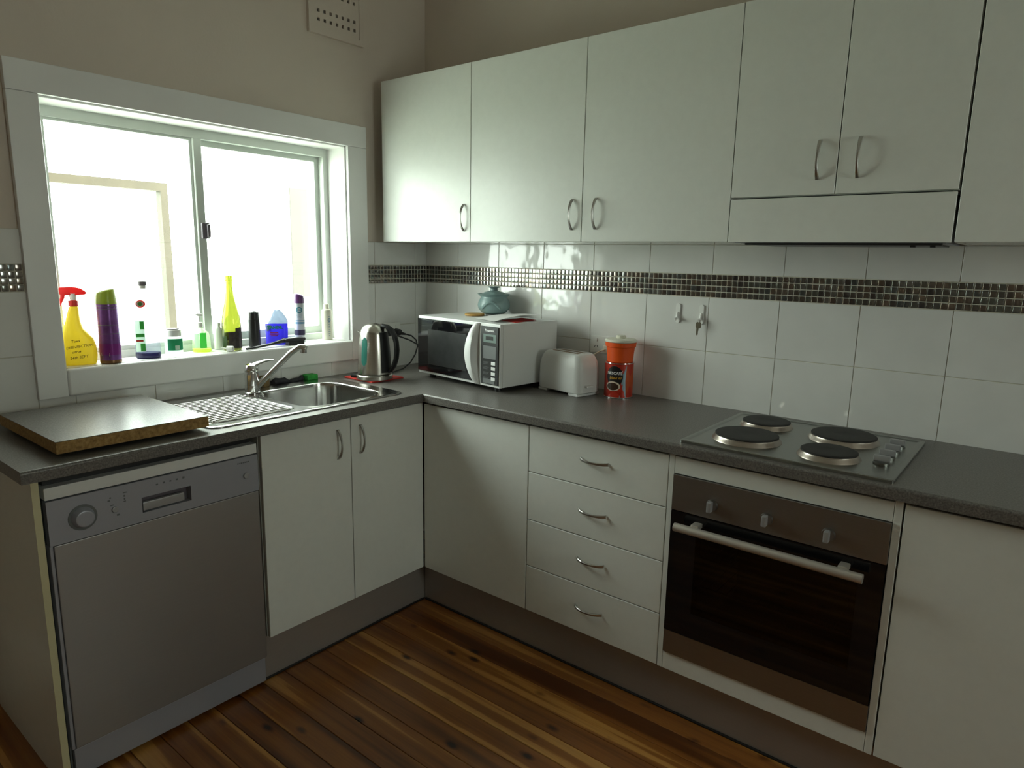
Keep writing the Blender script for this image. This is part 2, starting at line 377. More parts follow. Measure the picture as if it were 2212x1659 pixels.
# floor of boards running along the hob wall
floor = tag(part('floor', B().box(-0.2, RX+0.12, FY-0.12, 0.12, -0.1, -0.021), 'dark_gap', smooth=0), 'polished knotty cypress board floor', 'floor', kind='structure')
BW = 0.0845; bme = B().box(0, RX-0.002, -BW/2+0.0008, BW/2-0.0008, -0.02, 0.0, 0.0012, 1).mesh('board', 'cypress_board', 0)
k = 0; y = -BW/2 - 0.014
while y - BW/2 > FY:
    link('board', bme, floor, (0.001, y, 0)); y -= BW; k += 1

# tiles ------------------------------------------------------------
TZ0, TR1, MB, MT, TZ1 = 0.9, 1.0983, 1.2954, 1.3773, 1.482
TC = {}
def tile_mesh(w, h):
    key = (round(w, 4), round(h, 4))
    if key not in TC:
        g = 0.0011
        TC[key] = B().box(-w/2+g, w/2-g, -0.0075, 0, -h/2+g, h/2-g, 0.0012, 1).mesh('tile', 'tile_glaze', 60)
    return TC[key]
def cuts(a, b, phase, step=0.25):
    c = [a]; kk = math.ceil((a-phase)/step + 1e-6); t = phase + kk*step
    while t < b-1e-4:
        if t - c[-1] > 0.006: c.append(t)
        t += step
    c.append(b); return c
def tiles(wall, a, b, z0, z1, phase, f, rz):
    cs = cuts(a, b, phase)
    for p0, p1 in zip(cs, cs[1:]):
        o = link('tile', tile_mesh(p1-p0, z1-z0), wall, f((p0+p1)/2, (z0+z1)/2), (0, 0, rz))
fb = lambda u, z: (u, -0.0001, z)         # on the back wall, facing -y
fl = lambda u, z: (0.0001, u, z)          # on the left wall, facing +x
XE = 2.86
part('grout_bed', B().box(0.0005, XE, -0.005, -0.0002, TZ0-0.03, TZ1), 'grout', wall_back, smooth=0)
for z0, z1, ph in ((TZ0-0.028, TR1, 0.718), (TR1, MB, 0.718), (MT, TZ1, 0.723)):
    tiles(wall_back, 0.008, XE, z0, z1, ph, fb, 0)
part('grout_bed', B().box(0.0002, 0.005, -0.380, -0.0005, TZ0-0.03, TZ1), 'grout', wall_left, smooth=0)
part('grout_bed', B().box(0.0002, 0.005, -1.684, -0.380, TZ0-0.03, 0.962), 'grout', wall_left, smooth=0)
part('grout_bed', B().box(0.0002, 0.005, -1.95, -1.684, TZ0-0.03, TZ1), 'grout', wall_left, smooth=0)
for z0, z1 in ((TZ0-0.028, TR1), (TR1, MB), (MT, TZ1)):
    tiles(wall_left, -0.380, -0.0002, z0, z1, -0.33, fl, R(90))
    tiles(wall_left, -1.95, -1.684, z0, z1, -1.83, fl, R(90))
tiles(wall_left, -1.684, -0.380, TZ0-0.028, 0.9615, -0.58, fl, R(90))
# mosaic band: single glass pieces where they show largest, the far ones joined
PX = 0.25/13; PZ = (MT-MB)/4; q = 0.0013
mme = B().box(-PX/2+q, PX/2-q, -0.0075, 0, -PZ/2+q, PZ/2-q, 0.0012, 1).mesh('mosaic_tile', 'mosaic_glass', 60)
ncol = int((XE-0.008)/PX); far = B()
NEAR0 = 52
for i in range(ncol):
    for j in range(4):
        x = 0.009 + (i+0.5)*PX; z = MB + (j+0.5)*PZ
        ry, rz = random.gauss(0, 0.007), random.gauss(0, 0.012)
        if NEAR0 <= i < NEAR0+75:
            link('mosaic_tile', mme, wall_back, (x, -0.0001, z), (ry, 0, rz))
        else:
            t = bmesh.new(); t.from_mesh(mme); bmesh.ops.transform(t, matrix=Matrix.Translation((x, -0.0001, z)) @ Matrix.Rotation(rz, 4, 'Z') @ Matrix.Rotation(ry, 4, 'X'), verts=t.verts)
            tmp = bpy.data.meshes.new('t'); t.to_mesh(tmp); t.free(); far.bm.from_mesh(tmp); bpy.data.meshes.remove(tmp)
o = part('mosaic_tiles', far, 'mosaic_glass_far', wall_back, smooth=60); o['kind'] = 'stuff'
for a, b in ((-0.378, -0.008), (-1.95, -1.688)):
    n = int((b-a)/PX)
    for i in range(n):
        for j in range(4):
            link('mosaic_tile', mme, wall_left, (0.0001, b-(i+0.5)*PX, MB+(j+0.5)*PZ), (random.gauss(0, 0.01), 0, R(90)+random.gauss(0, 0.012)))

# window over the sink ---------------------------------------------
win = thing('window_1', 'white framed aluminium sliding window over the sink', 'window', (0, -1.04, WZ0), kind='structure')
OY0, OY1, OZ0, OZ1 = -1.686, -0.376, 0.959, 1.965
ar = 0.022
part('architrave', B().box(0.0002, ar, OY0, OY1, WZ1, OZ1, 0.003), 'paint_white', win, label='head board of the window surround')
part('architrave', B().box(0.0002, ar, OY0, WY0, OZ0, WZ1, 0.003), 'paint_white', win)
part('architrave', B().box(0.0002, ar, WY1, OY1, OZ0, WZ1, 0.003), 'paint_white', win)
sill = B().box(0.0002, ar+0.004, WY0, WY1, OZ0, WZ0, 0.009, 3)
part('sill_front', sill, 'paint_white', win)
FX = -0.115
part('sill_board', B().box(-0.199, 0.004, WY0, WY1, WZ0-0.0005, WZ0+0.0005), 'paint_white', win, smooth=0)
part('reveal', B().box(-0.199, 0.004, WY0-0.0005, WY0+0.006, WZ0, WZ1, 0.001, 1), 'paint_white', win)
part('reveal', B().box(-0.199, 0.004, WY1-0.006, WY1+0.0005, WZ0, WZ1, 0.001, 1), 'paint_white', win)
part('reveal', B().box(-0.199, 0.004, WY0, WY1, WZ1-0.006, WZ1+0.0005, 0.001, 1), 'paint_white', win)
a0, a1, b0, b1 = WY0+0.006, WY1-0.006, WZ0+0.0005, WZ1-0.006
fr = B(); fr.prism([a0, a0+0.034, a1-0.024, a1], [b0, b0+0.026, b1-0.033, b1], lambda i, j: not (i == 1 and j == 1), FX-0.06, FX, lambda u, v, w: (w, u, v))
part('window_frame', fr, 'aluminium', win, smooth=0)
# fixed light with its stile, then the sliding sash
part('mullion', B().box(FX-0.03, FX+0.004, -1.078, -1.046, b0+0.026, b1-0.033, 0.002, 1), 'aluminium', win)
ls = B(); ls.prism([a0+0.034, a0+0.046, -1.088, -1.078], [b0+0.026, b0+0.042, b1-0.042, b1-0.033], lambda i, j: not (i == 1 and j == 1), FX-0.03, FX-0.008, lambda u, v, w: (w, u, v))
sash = part('sash', ls, 'aluminium', win, smooth=0)
part('pane', B().box(FX-0.021, FX-0.017, a0+0.04, -1.08, b0+0.036, b1-0.036), 'window_glass', win, smooth=0)
rs = B(); rs.prism([-1.060, -1.030, a1-0.046, a1-0.024], [b0+0.026, b0+0.056, b1-0.054, b1-0.033], lambda i, j: not (i == 1 and j == 1), FX-0.056, FX-0.034, lambda u, v, w: (w, u, v))
rsash = part('sash', rs, 'aluminium', win, smooth=0)
part('pane', B().box(FX-0.047, FX-0.043, -1.036, a1-0.04, b0+0.05, b1-0.05), 'window_glass', win, smooth=0)
lt = part('latch', B().box(FX+0.004, FX+0.018, -1.070, -1.038, 1.472, 1.532, 0.004), 'cap_grey', win)
part('latch_lever', B().box(FX+0.018, FX+0.030, -1.054, -1.042, 1.478, 1.526, 0.003), 'cap_grey', lt)
# second window, unseen, placed and sized for fill light from the right
win2 = thing('fill_window', 'plain white window out of the picture, placed for fill light', 'window', (RX+0.06, -1.15, 1.15), kind='structure')
f2 = B(); f2.prism([-1.5, -1.45, -1.17, -1.13, -0.85, -0.8], [1.15, 1.20, 2.00, 2.05], lambda i, j: not (i in (1, 3) and j == 1), RX+0.03, RX+0.09, lambda u, v, w: (w, u, v))
part('window_frame', f2, 'paint_white', win2, smooth=0)
part('pane', B().box(RX+0.058, RX+0.062, -1.45, -1.17, 1.20, 2.00), 'window_glass', win2, smooth=0)
part('pane', B().box(RX+0.058, RX+0.062, -1.13, -0.85, 1.20, 2.00), 'window_glass', win2, smooth=0)

# wall vent ---------------------------------------------------------
vy0, vy1, vz0, vz1 = -0.643, -0.372, 2.289, 2.535
us = [vy0, -0.601]; hw = 0.0115; pit = 0.0296
us = [vy0]
for i in range(7):
    c = -0.5955 + i*pit; us += [c-hw/2, c+hw/2]
us.append(vy1)
vs = [vz0]
for c in (2.3435, 2.3765, 2.4475, 2.4805): vs += [c-0.0065, c+0.0065]
vs.append(vz1)
vent = thing('wall_vent', 'painted pierced plaster air vent high on the window wall', 'vent', (0, -0.5, 2.289))
pl = B(); pl.prism(us, vs, lambda i, j: not (i % 2 == 1 and j % 2 == 1), 0.0003, 0.012, lambda u, v, w: (w, u, v))
part('grille', pl, 'paint_beige', vent, smooth=0)
part('dark_backing', B().box(0.0001, 0.0012, vy0+0.02, vy1-0.02, vz0+0.03, vz1-0.03), 'dark_gap', vent, smooth=0)  # dark sheet behind the holes, shade of the opening put into colour
bd = B(); bd.prism([vy0-0.001, vy0+0.022, vy1-0.022, vy1+0.001], [vz0-0.001, vz0+0.022, vz1-0.022, vz1+0.001], lambda i, j: not (i == 1 and j == 1), 0.0003, 0.016, lambda u, v, w: (w, u, v))
part('vent_border', bd, 'paint_beige', vent, smooth=0)

# ================================================================ CUPBOARDS
DT = 0.017                 # door thickness
FXD, FYD = 0.5643, -0.5643 # door faces: sink run (x) and hob run (y)
DB, DTOP = 0.1688, 0.857
def handle(parent, centre, along, out, length=0.106, h=0.027, w=0.0115):
    """bow pull: a flat strip arched away from the door, broad at both feet"""
    c, a, o = Vector(centre), Vector(along), Vector(out); s = a.cross(o).normalized()
    b = B(); rings = []; n = 14
    for i in range(n+1):
        t = -1 + 2*i/n
        e = 1-t*t
        top = 0.0045 + (h-0.0045)*e**0.75; th = 0.0042 + 0.003*(1-e)
        if i in (0, n): top = 0.005
        ww = w*(0.62+0.38*abs(t)**1.5)
        m = c + a*(t*length/2)
        rings.append([tuple(m+o*(top)+s*ww*0.32), tuple(m+o*(top-th*0.4)+s*ww/2), tuple(m+o*max(0.0003, top-th)+s*ww/2),
                      tuple(m+o*max(0.0003, top-th)-s*ww/2), tuple(m+o*(top-th*0.4)-s*ww/2), tuple(m+o*top-s*ww*0.32)])
    b.loops(rings)
    return part('handle', b, 'handle_nickel', parent, smooth=40)
def carcass(parent, x0, x1, y0, y1, z0, z1, front, t=0.016, top=False, shelf=None):
    """open box of panels: two sides, base, back; front names the open side"""
    if front == '-y':
        sides = [(x0, x0+t, y0, y1), (x1-t, x1, y0, y1)]; back = (x0+t, x1-t, y1-0.006, y1); inner = (x0+t, x1-t, y0, y1-0.006)
    else:
        sides = [(x0, x1, y0, y0+t), (x0, x1, y1-t, y1)]; back = (x0, x0+0.006, y0+t, y1-t); inner = (x0+0.006, x1, y0+t, y1-t)
    for q in sides: part('side_panel', B().box(*q, z0, z1), 'melamine', parent, smooth=0)
    part('base_panel', B().box(*inner, z0, z0+t), 'melamine_gloss', parent, smooth=0)
    part('back_panel', B().box(*back, z0, z1), 'melamine', parent, smooth=0)
    if top: part('top_panel', B().box(*inner, z1-t, z1), 'melamine', parent, smooth=0)
    for zz in (shelf or []): part('shelf', B().box(*inner, zz, zz+t), 'melamine', parent, smooth=0)
G = 0.0014
def door_y(parent, x0, x1, z0, z1, y=FYD, name='door', t=DT):
    return part(name, B().box(x0+G, x1-G, y, y+t, z0+G, z1-G, 0.0012, 1), 'melamine', parent)
def door_x(parent, y0, y1, z0, z1, x=FXD, name='door'):
    return part(name, B().box(x-DT, x, y0+G, y1-G, z0+G, z1-G, 0.0012, 1), 'melamine', parent)
CB = 0.866   # top of the carcasses
# sink cupboard
sk = thing('base_cabinet', 'white two-door cupboard under the sink', 'cabinet', (0.3, -0.92, DB))
carcass(sk, 0.012, FXD-DT-0.001, -1.2655, -0.5665, DB, CB, '+x')
d = door_x(sk, -1.2655, -0.9163, DB, DTOP+0.004); handle(d, (FXD, -0.973, 0.773), (0, 0, 1), (1, 0, 0))
d = door_x(sk, -0.9163, -0.5655, DB, DTOP+0.004); handle(d, (FXD, -0.875, 0.774), (0, 0, 1), (1, 0, 0))
# blind corner cupboard
cc = thing('base_cabinet', 'white corner cupboard with one plain handleless panel', 'cabinet', (0.83, -0.3, DB))
carcass(cc, 0.580, 1.0865, FYD+DT+0.001, -0.012, DB, CB, '-y')
door_y(cc, 0.5665, 1.0875, DB, DTOP)
# drawers
dr = thing('drawer_unit', 'white unit of four drawers left of the oven', 'drawers', (1.35, -0.3, DB))
carcass(dr, 1.0885, 1.6125, FYD+DT+0.001, -0.012, DB, CB, '-y')
for z0, z1 in ((0.6915, DTOP), (0.516, 0.6915), (0.343, 0.516), (DB, 0.343)):
    f = door_y(dr, 1.0885, 1.6135, z0, z1, name='drawer')
    handle(f, (1.355, FYD, {0.6915: 0.782, 0.516: 0.607, 0.343: 0.436, DB: 0.263}[z0]), (1, 0, 0), (0, -1, 0))
    part('drawer_box', B().box(1.115, 1.587, FYD+DT, -0.10, z0+0.03, z1-0.04), 'melamine_edge', f, smooth=0)
# oven housing
oh = thing('oven_cabinet', 'white cupboard frame built round the oven', 'cabinet', (1.92, -0.3, DB))
OX0, OX1, OZa, OZb = 1.6325, 2.2085, 0.2285, 0.8035
part('side_panel', B().box(1.6145, OX0-0.001, FYD, -0.012, DB, CB, 0.001, 1), 'melamine', oh)
part('side_panel', B().box(OX1+0.001, 2.2275, FYD, -0.012, DB, CB, 0.001, 1), 'melamine', oh)
part('top_rail', B().box(OX0, OX1, FYD, FYD+DT, OZb+0.0015, DTOP, 0.001, 1), 'melamine', oh)
part('bottom_rail', B().box(OX0, OX1, FYD, FYD+DT, DB, OZa-0.0015, 0.001, 1), 'melamine', oh)
part('base_panel', B().box(OX0, OX1, FYD+DT, -0.012, DB, DB+0.016), 'melamine', oh, smooth=0)
part('back_panel', B().box(OX0, OX1, -0.018, -0.012, DB+0.016, CB), 'melamine', oh, smooth=0)
# end cupboard
ec = thing('base_cabinet', 'white single-door cupboard right of the oven', 'cabinet', (2.53, -0.3, DB))
carcass(ec, 2.2305, 2.840, FYD+DT+0.001, -0.012, DB, CB, '-y', shelf=[0.5])
d = door_y(ec, 2.2305, 2.840, DB, DTOP); handle(d, (2.78, FYD, 0.775), (0, 0, 1), (0, -1, 0))
# end panel beside the dishwasher
ep_ = thing('end_panel', 'tall white end panel on the open side of the dishwasher', 'panel', (0.29, -1.871, 0.0005))
part('panel_board', B().box(0.010, FXD-0.001, -1.879, -1.8625, 0.0005, CB), 'melamine', ep_, smooth=0)
part('edge_band', B().box(FXD-0.0009, FXD+0.0003, -1.879, -1.8625, 0.0005, CB), 'edge_cream', ep_, smooth=0, label='yellowish cream edge strip')
# kickboards
tag(part('baseboard_left', B().box(0.505, 0.521, -1.266, -0.505, 0.001, DB-0.001), 'kick_metal', smooth=0), 'grey metallic kickboard below the sink cupboard', 'kickboard', kind='structure')
tag(part('baseboard_back', B().box(0.523, 2.84, -0.521, -0.505, 0.001, DB-0.001), 'kick_metal', smooth=0), 'grey metallic kickboard below the drawers and oven', 'kickboard', kind='structure')
tag(part('trim_1', B().box(0.521, 0.529, -1.266, -0.530, 0.0005, 0.006, 0.001, 1), 'black_plastic'), 'black sealing strip along the foot of the sink kickboard', 'trim', kind='structure')
tag(part('trim_2', B().box(0.530, 2.84, -0.529, -0.521, 0.0005, 0.006, 0.001, 1), 'black_plastic'), 'black sealing strip along the foot of the hob kickboard', 'trim', kind='structure')

# worktop: one continuous L with a cut-out for the bowl
BD = 0.5867; BY1 = -1.902
xs = [0.0085, 0.118, 0.512, BD, 2.845]; ys = [BY1, -1.055, -0.672, -BD, -0.0085]
wt = B()
wt.prism(xs, ys, lambda i, j: not (i == 1 and j == 1) and (i < 3 or j == 3), 0.868, 0.9, XYZ)
es = []
for e in wt.bm.edges:
    c0, c1 = e.verts[0].co, e.verts[1].co
    fr_ = all(abs(c.x-BD) < 1e-4 and c.y <= -BD+1e-4 for c in (c0, c1)) or all(abs(c.y+BD) < 1e-4 and c.x >= BD-1e-4 for c in (c0, c1))
    if fr_ and abs(c0.z-c1.z) < 1e-5 and abs(c0.z-0.9) < 1e-4: es.append(e)
bmesh.ops.bevel(wt.bm, geom=es, offset=0.008, segments=4, affect='EDGES', profile=0.5)
tag(part('worktop', wt, 'laminate_bench', smooth=40), 'dark grey speckled laminate worktop running round the corner', 'worktop')

# overhead cupboards
UB, UT, UY = 1.4818, 2.1545, -0.33
def upper(label, x0, x1, doors, z0=UB):
    t = thing('wall_cabinet', label, 'cabinet', ((x0+x1)/2, -0.165, z0))
    carcass(t, x0+0.0005, x1-0.0005, UY+DT+0.001, -0.0015, z0, UT, '-y', top=True, shelf=[1.82])
    for a, b, hx, hz in doors:
        dd_ = door_y(t, a, b, z0, UT, UY)
        if hx: handle(dd_, (hx, UY, hz), (0, 0, 1), (0, -1, 0))
    return t
u1 = upper('white overhead cupboard in the corner with a single door', 0.086, 0.593, [(0.086, 0.593, 0.5595, 1.5765)])
part('filler_strip', B().box(0.066, 0.0855, UY+0.004, UY+0.022, UB, UT, 0.001, 1), 'melamine', u1)
part('filler_strip', B().box(0.0005, 0.066, UY+0.16, UY+0.176, UB, UT), 'melamine', u1)
upper('white two-door overhead cupboard between corner cupboard and rangehood', 0.593, 1.6475, [(0.593, 1.1183, 1.078, 1.576), (1.1183, 1.6475, 1.1755, 1.577)])
upper('short white two-door overhead cupboard above the rangehood', 1.6475, 2.2275, [(1.6475, 1.9385, 1.890, 1.704), (1.9385, 2.2275, 1.992, 1.7035)], 1.6105)
upper('white overhead cupboard right of the rangehood', 2.2305, 2.84, [(2.2305, 2.84, None, 0)])
hood = thing('range_hood', 'slide-out rangehood with a white front panel under the short cupboard', 'rangehood', (1.9375, -0.165, 1.478))
part('front_panel', B().box(1.6475+G, 2.2275-G-0.001, UY, UY+DT, UB, 1.6065, 0.0012, 1), 'melamine', hood)
part('hood_body', B().box(1.665, 2.212, UY+DT+0.001, -0.02, 1.480, 1.606), 'silver_plastic', hood, smooth=0)
part('grease_filter', B().box(1.70, 2.19, UY+0.03, -0.05, 1.4755, 1.480), 'black_plastic', hood, smooth=0)
part('glass_lip', B().box(1.70, 2.205, UY+0.006, UY+0.026, 1.4745, 1.4800), 'black_plastic', hood, smooth=0)
for x in (2.14, 2.185): part('catch', B().box(x-0.006, x+0.006, UY+0.010, UY+0.024, 1.4695, 1.4745), 'black_plastic', hood, smooth=0)

# ================================================================ APPLIANCES
# dishwasher
dw = thing('dishwasher', 'stainless steel freestanding dishwasher under the worktop', 'dishwasher', (0.3, -1.567, 0.0))
DY0, DY1 = -1.856, -1.2765
part('body', B().box(0.03, 0.535, DY0+0.004, DY1-0.004, 0.02, 0.80), 'print_grey', dw, smooth=0)
part('lid', B().box(0.03, 0.5635, DY0+0.003, DY1-0.002, 0.8085, 0.8405, 0.003), 'appliance_white', dw)
part('gap_shade', B().box(0.50, 0.535, DY0+0.01, DY1-0.01, 0.8406, 0.8665), 'black_plastic', dw, smooth=0)  # black block added above the lid to darken the shaded gap
part('door_panel', B().box(0.535, 0.5645, DY0+0.012, DY1-0.003, 0.1085, 0.6865, 0.003), 'steel_brushed', dw)
part('door_edge', B().box(0.535, 0.561, DY0+0.003, DY0+0.0115, 0.1085, 0.6865, 0.002), 'silver_plastic', dw)
part('kick_panel', B().box(0.525, 0.551, DY0+0.01, DY1-0.003, 0.016, 0.1005, 0.002), 'silver_plastic', dw)
HY0, HY1, HZ0, HZ1 = -1.628, -1.492, 0.7135, 0.7575
cp = B(); cp.prism([DY0+0.004, HY0, HY1, DY1-0.002], [0.6885, HZ0, HZ1, 0.8055], lambda i, j: not (i == 1 and j == 1), 0.540, 0.5655, lambda u, v, w: (w, u, v))
cpo = part('control_panel', cp, 'silver_plastic', dw, smooth=0)
part('handle_recess', B().box(0.536, 0.540, HY0-0.002, HY1+0.002, HZ0-0.002, HZ1+0.002), 'cap_grey', cpo, smooth=0)
part('handle_grip', B().box(0.545, 0.560, HY0+0.004, HY1-0.016, HZ0+0.002, HZ1-0.016, 0.004), 'silver_plastic_light', cpo)
kb = part('dial', B().cyl((0.5655, -1.774, 0.745), (1, 0, 0), 0.0285, 0.020, 28, 0.024, 0.006), 'silver_plastic', dw)
part('dial_ring', B().cyl((0.5655, -1.774, 0.745), (1, 0, 0), 0.034, 0.002, 28), 'print_grey', kb)
part('button', B().cyl((0.5655, -1.697, 0.744), (1, 0, 0), 0.0085, 0.005, 16, None, 0.002), 'silver_plastic_light', dw)
part('button', B().cyl((0.5655, -1.320, 0.746), (1, 0, 0), 0.0095, 0.006, 16, None, 0.002), 'silver_plastic_light', dw)
for y, z, w, h in ((-1.669, 0.784, 0.010, 0.003), (-1.671, 0.775, 0.004, 0.005), (-1.671, 0.767, 0.004, 0.005), (-1.671, 0.760, 0.006, 0.003),
                   (-1.71, 0.771, 0.006, 0.004), (-1.706, 0.778, 0.004, 0.004), (-1.703, 0.757, 0.008, 0.003), (-1.690, 0.727, 0.007, 0.005),
                   (-1.585, 0.785, 0.006, 0.004), (-1.566, 0.786, 0.006, 0.005), (-1.548, 0.786, 0.005, 0.004), (-1.530, 0.786, 0.006, 0.005), (-1.511, 0.787, 0.006, 0.006)):
    part('printed_symbol', B().box(0.5654, 0.5658, y-w/2, y+w/2, z-h/2, z+h/2), 'print_grey', cpo, smooth=0)
for i, w in enumerate((0.004, 0.003, 0.005, 0.003, 0.004, 0.004, 0.003)):
    part('printed_letter', B().box(0.5654, 0.5658, -1.344+i*0.0058-w/2, -1.344+i*0.0058+w/2, 0.7865, 0.7905), 'print_grey', cpo, smooth=0)

# oven
ov = thing('oven', 'black glass built-in electric oven with steel bands', 'oven', (1.92, -0.3, 0.2))
cav = B()
part('cavity', B().box(1.66, 2.185, -0.52, -0.05, 0.235, 0.245), 'black_plastic', ov, smooth=0)
part('cavity', B().box(1.66, 2.185, -0.52, -0.05, 0.79, 0.80), 'black_plastic', ov, smooth=0)
part('cavity', B().box(1.66, 2.185, -0.06, -0.05, 0.245, 0.79), 'black_plastic', ov, smooth=0)
part('cavity', B().box(1.66, 1.67, -0.52, -0.06, 0.245, 0.79), 'black_plastic', ov, smooth=0)
part('cavity', B().box(2.175, 2.185, -0.52, -0.06, 0.245, 0.79), 'black_plastic', ov, smooth=0)
part('control_panel', B().box(OX0, OX1, -0.572, -0.525, 0.6945, OZb, 0.0015), 'steel_oven', ov)
part('trim_band', B().box(OX0, OX1, -0.570, -0.525, OZa, 0.3045, 0.0015), 'steel_oven', ov)
od = B(); od.prism([OX0+0.001, 1.715, 2.150, OX1-0.001], [0.306, 0.385, 0.640, 0.6925], lambda i, j: not (i == 1 and j == 1), -0.572, -0.530, lambda u, v, w: (u, w, v))
door = part('door', od, 'black_gloss', ov, smooth=0)
part('pane', B().box(1.715, 2.150, -0.5718, -0.5665, 0.385, 0.640), 'oven_glass', door, smooth=0)
for z in (0.537, 0.443):
    rk = B().tube([(1.68, -0.50, z), (2.17, -0.50, z)], 0.003, 6)
    rk.tube([(1.68, -0.12, z), (2.17, -0.12, z)], 0.0022, 6)
    for i in range(16): rk.tube([(1.70+i*0.03, -0.50, z-0.002), (1.70+i*0.03, -0.12, z-0.002)], 0.0013, 5)
    part('wire_rack', rk, 'chrome', ov)
hb = B().tube([(1.664, -0.612, 0.6595), (2.167, -0.612, 0.6595)], 0.0125, 16)
hbo = part('handle', hb, 'oven_handle', door)
for x in (1.722, 2.118): part('handle_mount', B().box(x-0.012, x+0.012, -0.606, -0.5722, 0.661, 0.676, 0.003), 'oven_handle', hbo)
for x in (1.757, 1.912, 2.070):
    kn_ = part('knob', B().cyl((x, -0.5722, 0.737), (0, -1, 0), 0.0175, 0.008, 24, 0.016), 'steel_oven', ov)
    part('knob_grip', B().box(x-0.0065, x+0.0065, -0.601, -0.580, 0.7215, 0.7525, 0.003), 'silver_plastic_light', kn_)

# hob
hb = thing('electric_hob', 'stainless steel electric hob with four solid plates and side knobs', 'hob', (1.92, -0.32, 0.9))
rim = B(); rr0 = rrect(1.641, 2.200, -0.563, -0.078, 0.006, 3); rr1 = rrect(1.643, 2.198, -0.561, -0.080, 0.006, 3)
rr2 = rrect(1.655, 2.186, -0.549, -0.092, 0.006, 3); rr3 = rrect(1.659, 2.182, -0.545, -0.096, 0.006, 3)
rim.loops([[(x, y, 0.9003) for x, y in rr0], [(x, y, 0.9075) for x, y in rr0], [(x, y, 0.9095) for x, y in rr1], [(x, y, 0.9095) for x, y in rr2], [(x, y, 0.9070) for x, y in rr3]])
part('hob_plate', rim, 'steel_hob', hb)
for (x, y), r in zip(((1.772, -0.205), (1.786, -0.418), (2.006, -0.222), (2.020, -0.440)), (0.0725, 0.09, 0.09, 0.0725)):
    pr = part('spill_ring', B().lathe([(r+0.009, 0.0), (r+0.007, 0.004), (r+0.0025, 0.010), (r+0.001, 0.014), (r-0.004, 0.014), (r-0.004, 0.0)], (x, y, 0.907), 40, False, False), 'heat_ring', hb)
    part('hotplate', B().lathe([(r-0.004, 0.0), (r, 0.012), (r, 0.017), (r-0.004, 0.019), (0.030, 0.0175), (0.026, 0.0165), (0.001, 0.0165)], (x, y, 0.9072), 40, True, True), 'black_iron', pr)
for i in range(4):
    y = -0.205 - i*0.072; x = 2.146
    kk_ = part('knob', B().lathe([(0.021, 0.0), (0.0205, 0.006), (0.017, 0.008)], (x, y, 0.9072), 24), 'steel_hob', hb)
    part('knob_grip', B().box(x-0.0195, x+0.0195, y-0.006, y+0.006, 0.9145, 0.931, 0.003), 'silver_plastic_light', kk_)

# sink
sn = thing('sink', 'stainless steel sink with one bowl and ridged drainer', 'sink', (0.3, -1.0, 0.9))
so = rrect(0.058, 0.532, -1.405, -0.628, 0.045, 6); si = rrect(0.066, 0.524, -1.397, -0.636, 0.040, 6)
bo = rrect(0.128, 0.500, -1.045, -0.684, 0.085, 8)
rim = B(); rings = [[(x, y, z) for x, y in pts] for pts, z in ((so, 0.9003), (so, 0.9045), (si, 0.9065), (rrect(0.074, 0.516, -1.389, -0.644, 0.036, 6), 0.9045))]
rim.loops(rings, False, False)
n = len(so); rim.bm.verts.ensure_lookup_table()
lastring = [v for v in rim.bm.verts][-n:]
bl = [rim.bm.verts.new((x, y, 0.9045)) for x, y in bo]
be = [rim.bm.edges.new((bl[i], bl[(i+1) % len(bl)])) for i in range(len(bl))]
oe = [rim.bm.edges.get((lastring[i], lastring[(i+1) % n])) for i in range(n)]
bmesh.ops.triangle_fill(rim.bm, use_beauty=True, use_dissolve=False, edges=be+oe)
part('rim', rim, 'steel_sink', sn)
bw = B(); rings = []
for dz, ins, rr_ in ((0.0045, 0.0, 0.085), (0.0025, 0.004, 0.082), (-0.01, 0.0065, 0.08), (-0.12, 0.016, 0.075), (-0.140, 0.024, 0.07), (-0.148, 0.045, 0.06)):
    rings.append([(x, y, 0.9+dz) for x, y in rrect(0.128+ins, 0.500-ins, -1.045+ins, -0.684-ins, rr_, 8)])
bw.loops(rings, False, True); part('bowl', bw, 'steel_sink', sn)
part('waste', B().lathe([(0.040, 0.0), (0.038, 0.003), (0.028, 0.002), (0.020, 0.001)], (0.31, -0.865, 0.7525), 24), 'chrome', sn)
rme = B().tube([(0, -0.135, -0.0015), (0, -0.125, 0.0015), (0, 0.125, 0.0015), (0, 0.135, -0.0015)], 0.0052, 8).mesh('drainer_ridge', 'steel_sink', 50)
for i in range(15): link('drainer_ridge', rme, sn, (0.155+i*0.0215-0.3, -1.225+1.0, 0.0045))
part('drainer_border', B().tube([(x, y, 0.9045) for x, y in rrect(0.135, 0.478, -1.372, -1.072, 0.03, 5)] + [(0.448, -1.372, 0.9045)], 0.0028, 6), 'steel_sink', sn)

# mixer tap
tp = thing('mixer_tap', 'chrome single-lever mixer tap with a long swivel spout', 'tap', (0.135, -1.035, 0.9045))
tb = (0.135, -1.035, 0.905)
part('tap_body', B().lathe([(0.031, 0.0), (0.031, 0.004), (0.027, 0.007), (0.0265, 0.03), (0.0255, 0.032), (0.0255, 0.070), (0.024, 0.082)], tb, 28), 'chrome', tp)
lv = B().lathe([(0.0245, 0.0), (0.0255, 0.004), (0.025, 0.014), (0.020, 0.024), (0.010, 0.029), (0.001, 0.030)], (0.135, -1.035, 0.988), 28)
rings = []
for t in range(13):
    f = t/12; yy = -1.045 + f*0.092; zz = 1.003 + 0.022*math.sin(f*1.9)*0.95; w = 0.020*(1-f)+0.0055*f; h = 0.009*(1-f)+0.0035*f
    rings.append([(0.137+0.012*f+w*math.cos(2*math.pi*k/10), yy, zz+h*math.sin(2*math.pi*k/10)) for k in range(10)])
lv.loops(rings)
part('lever', lv, 'chrome', tp)
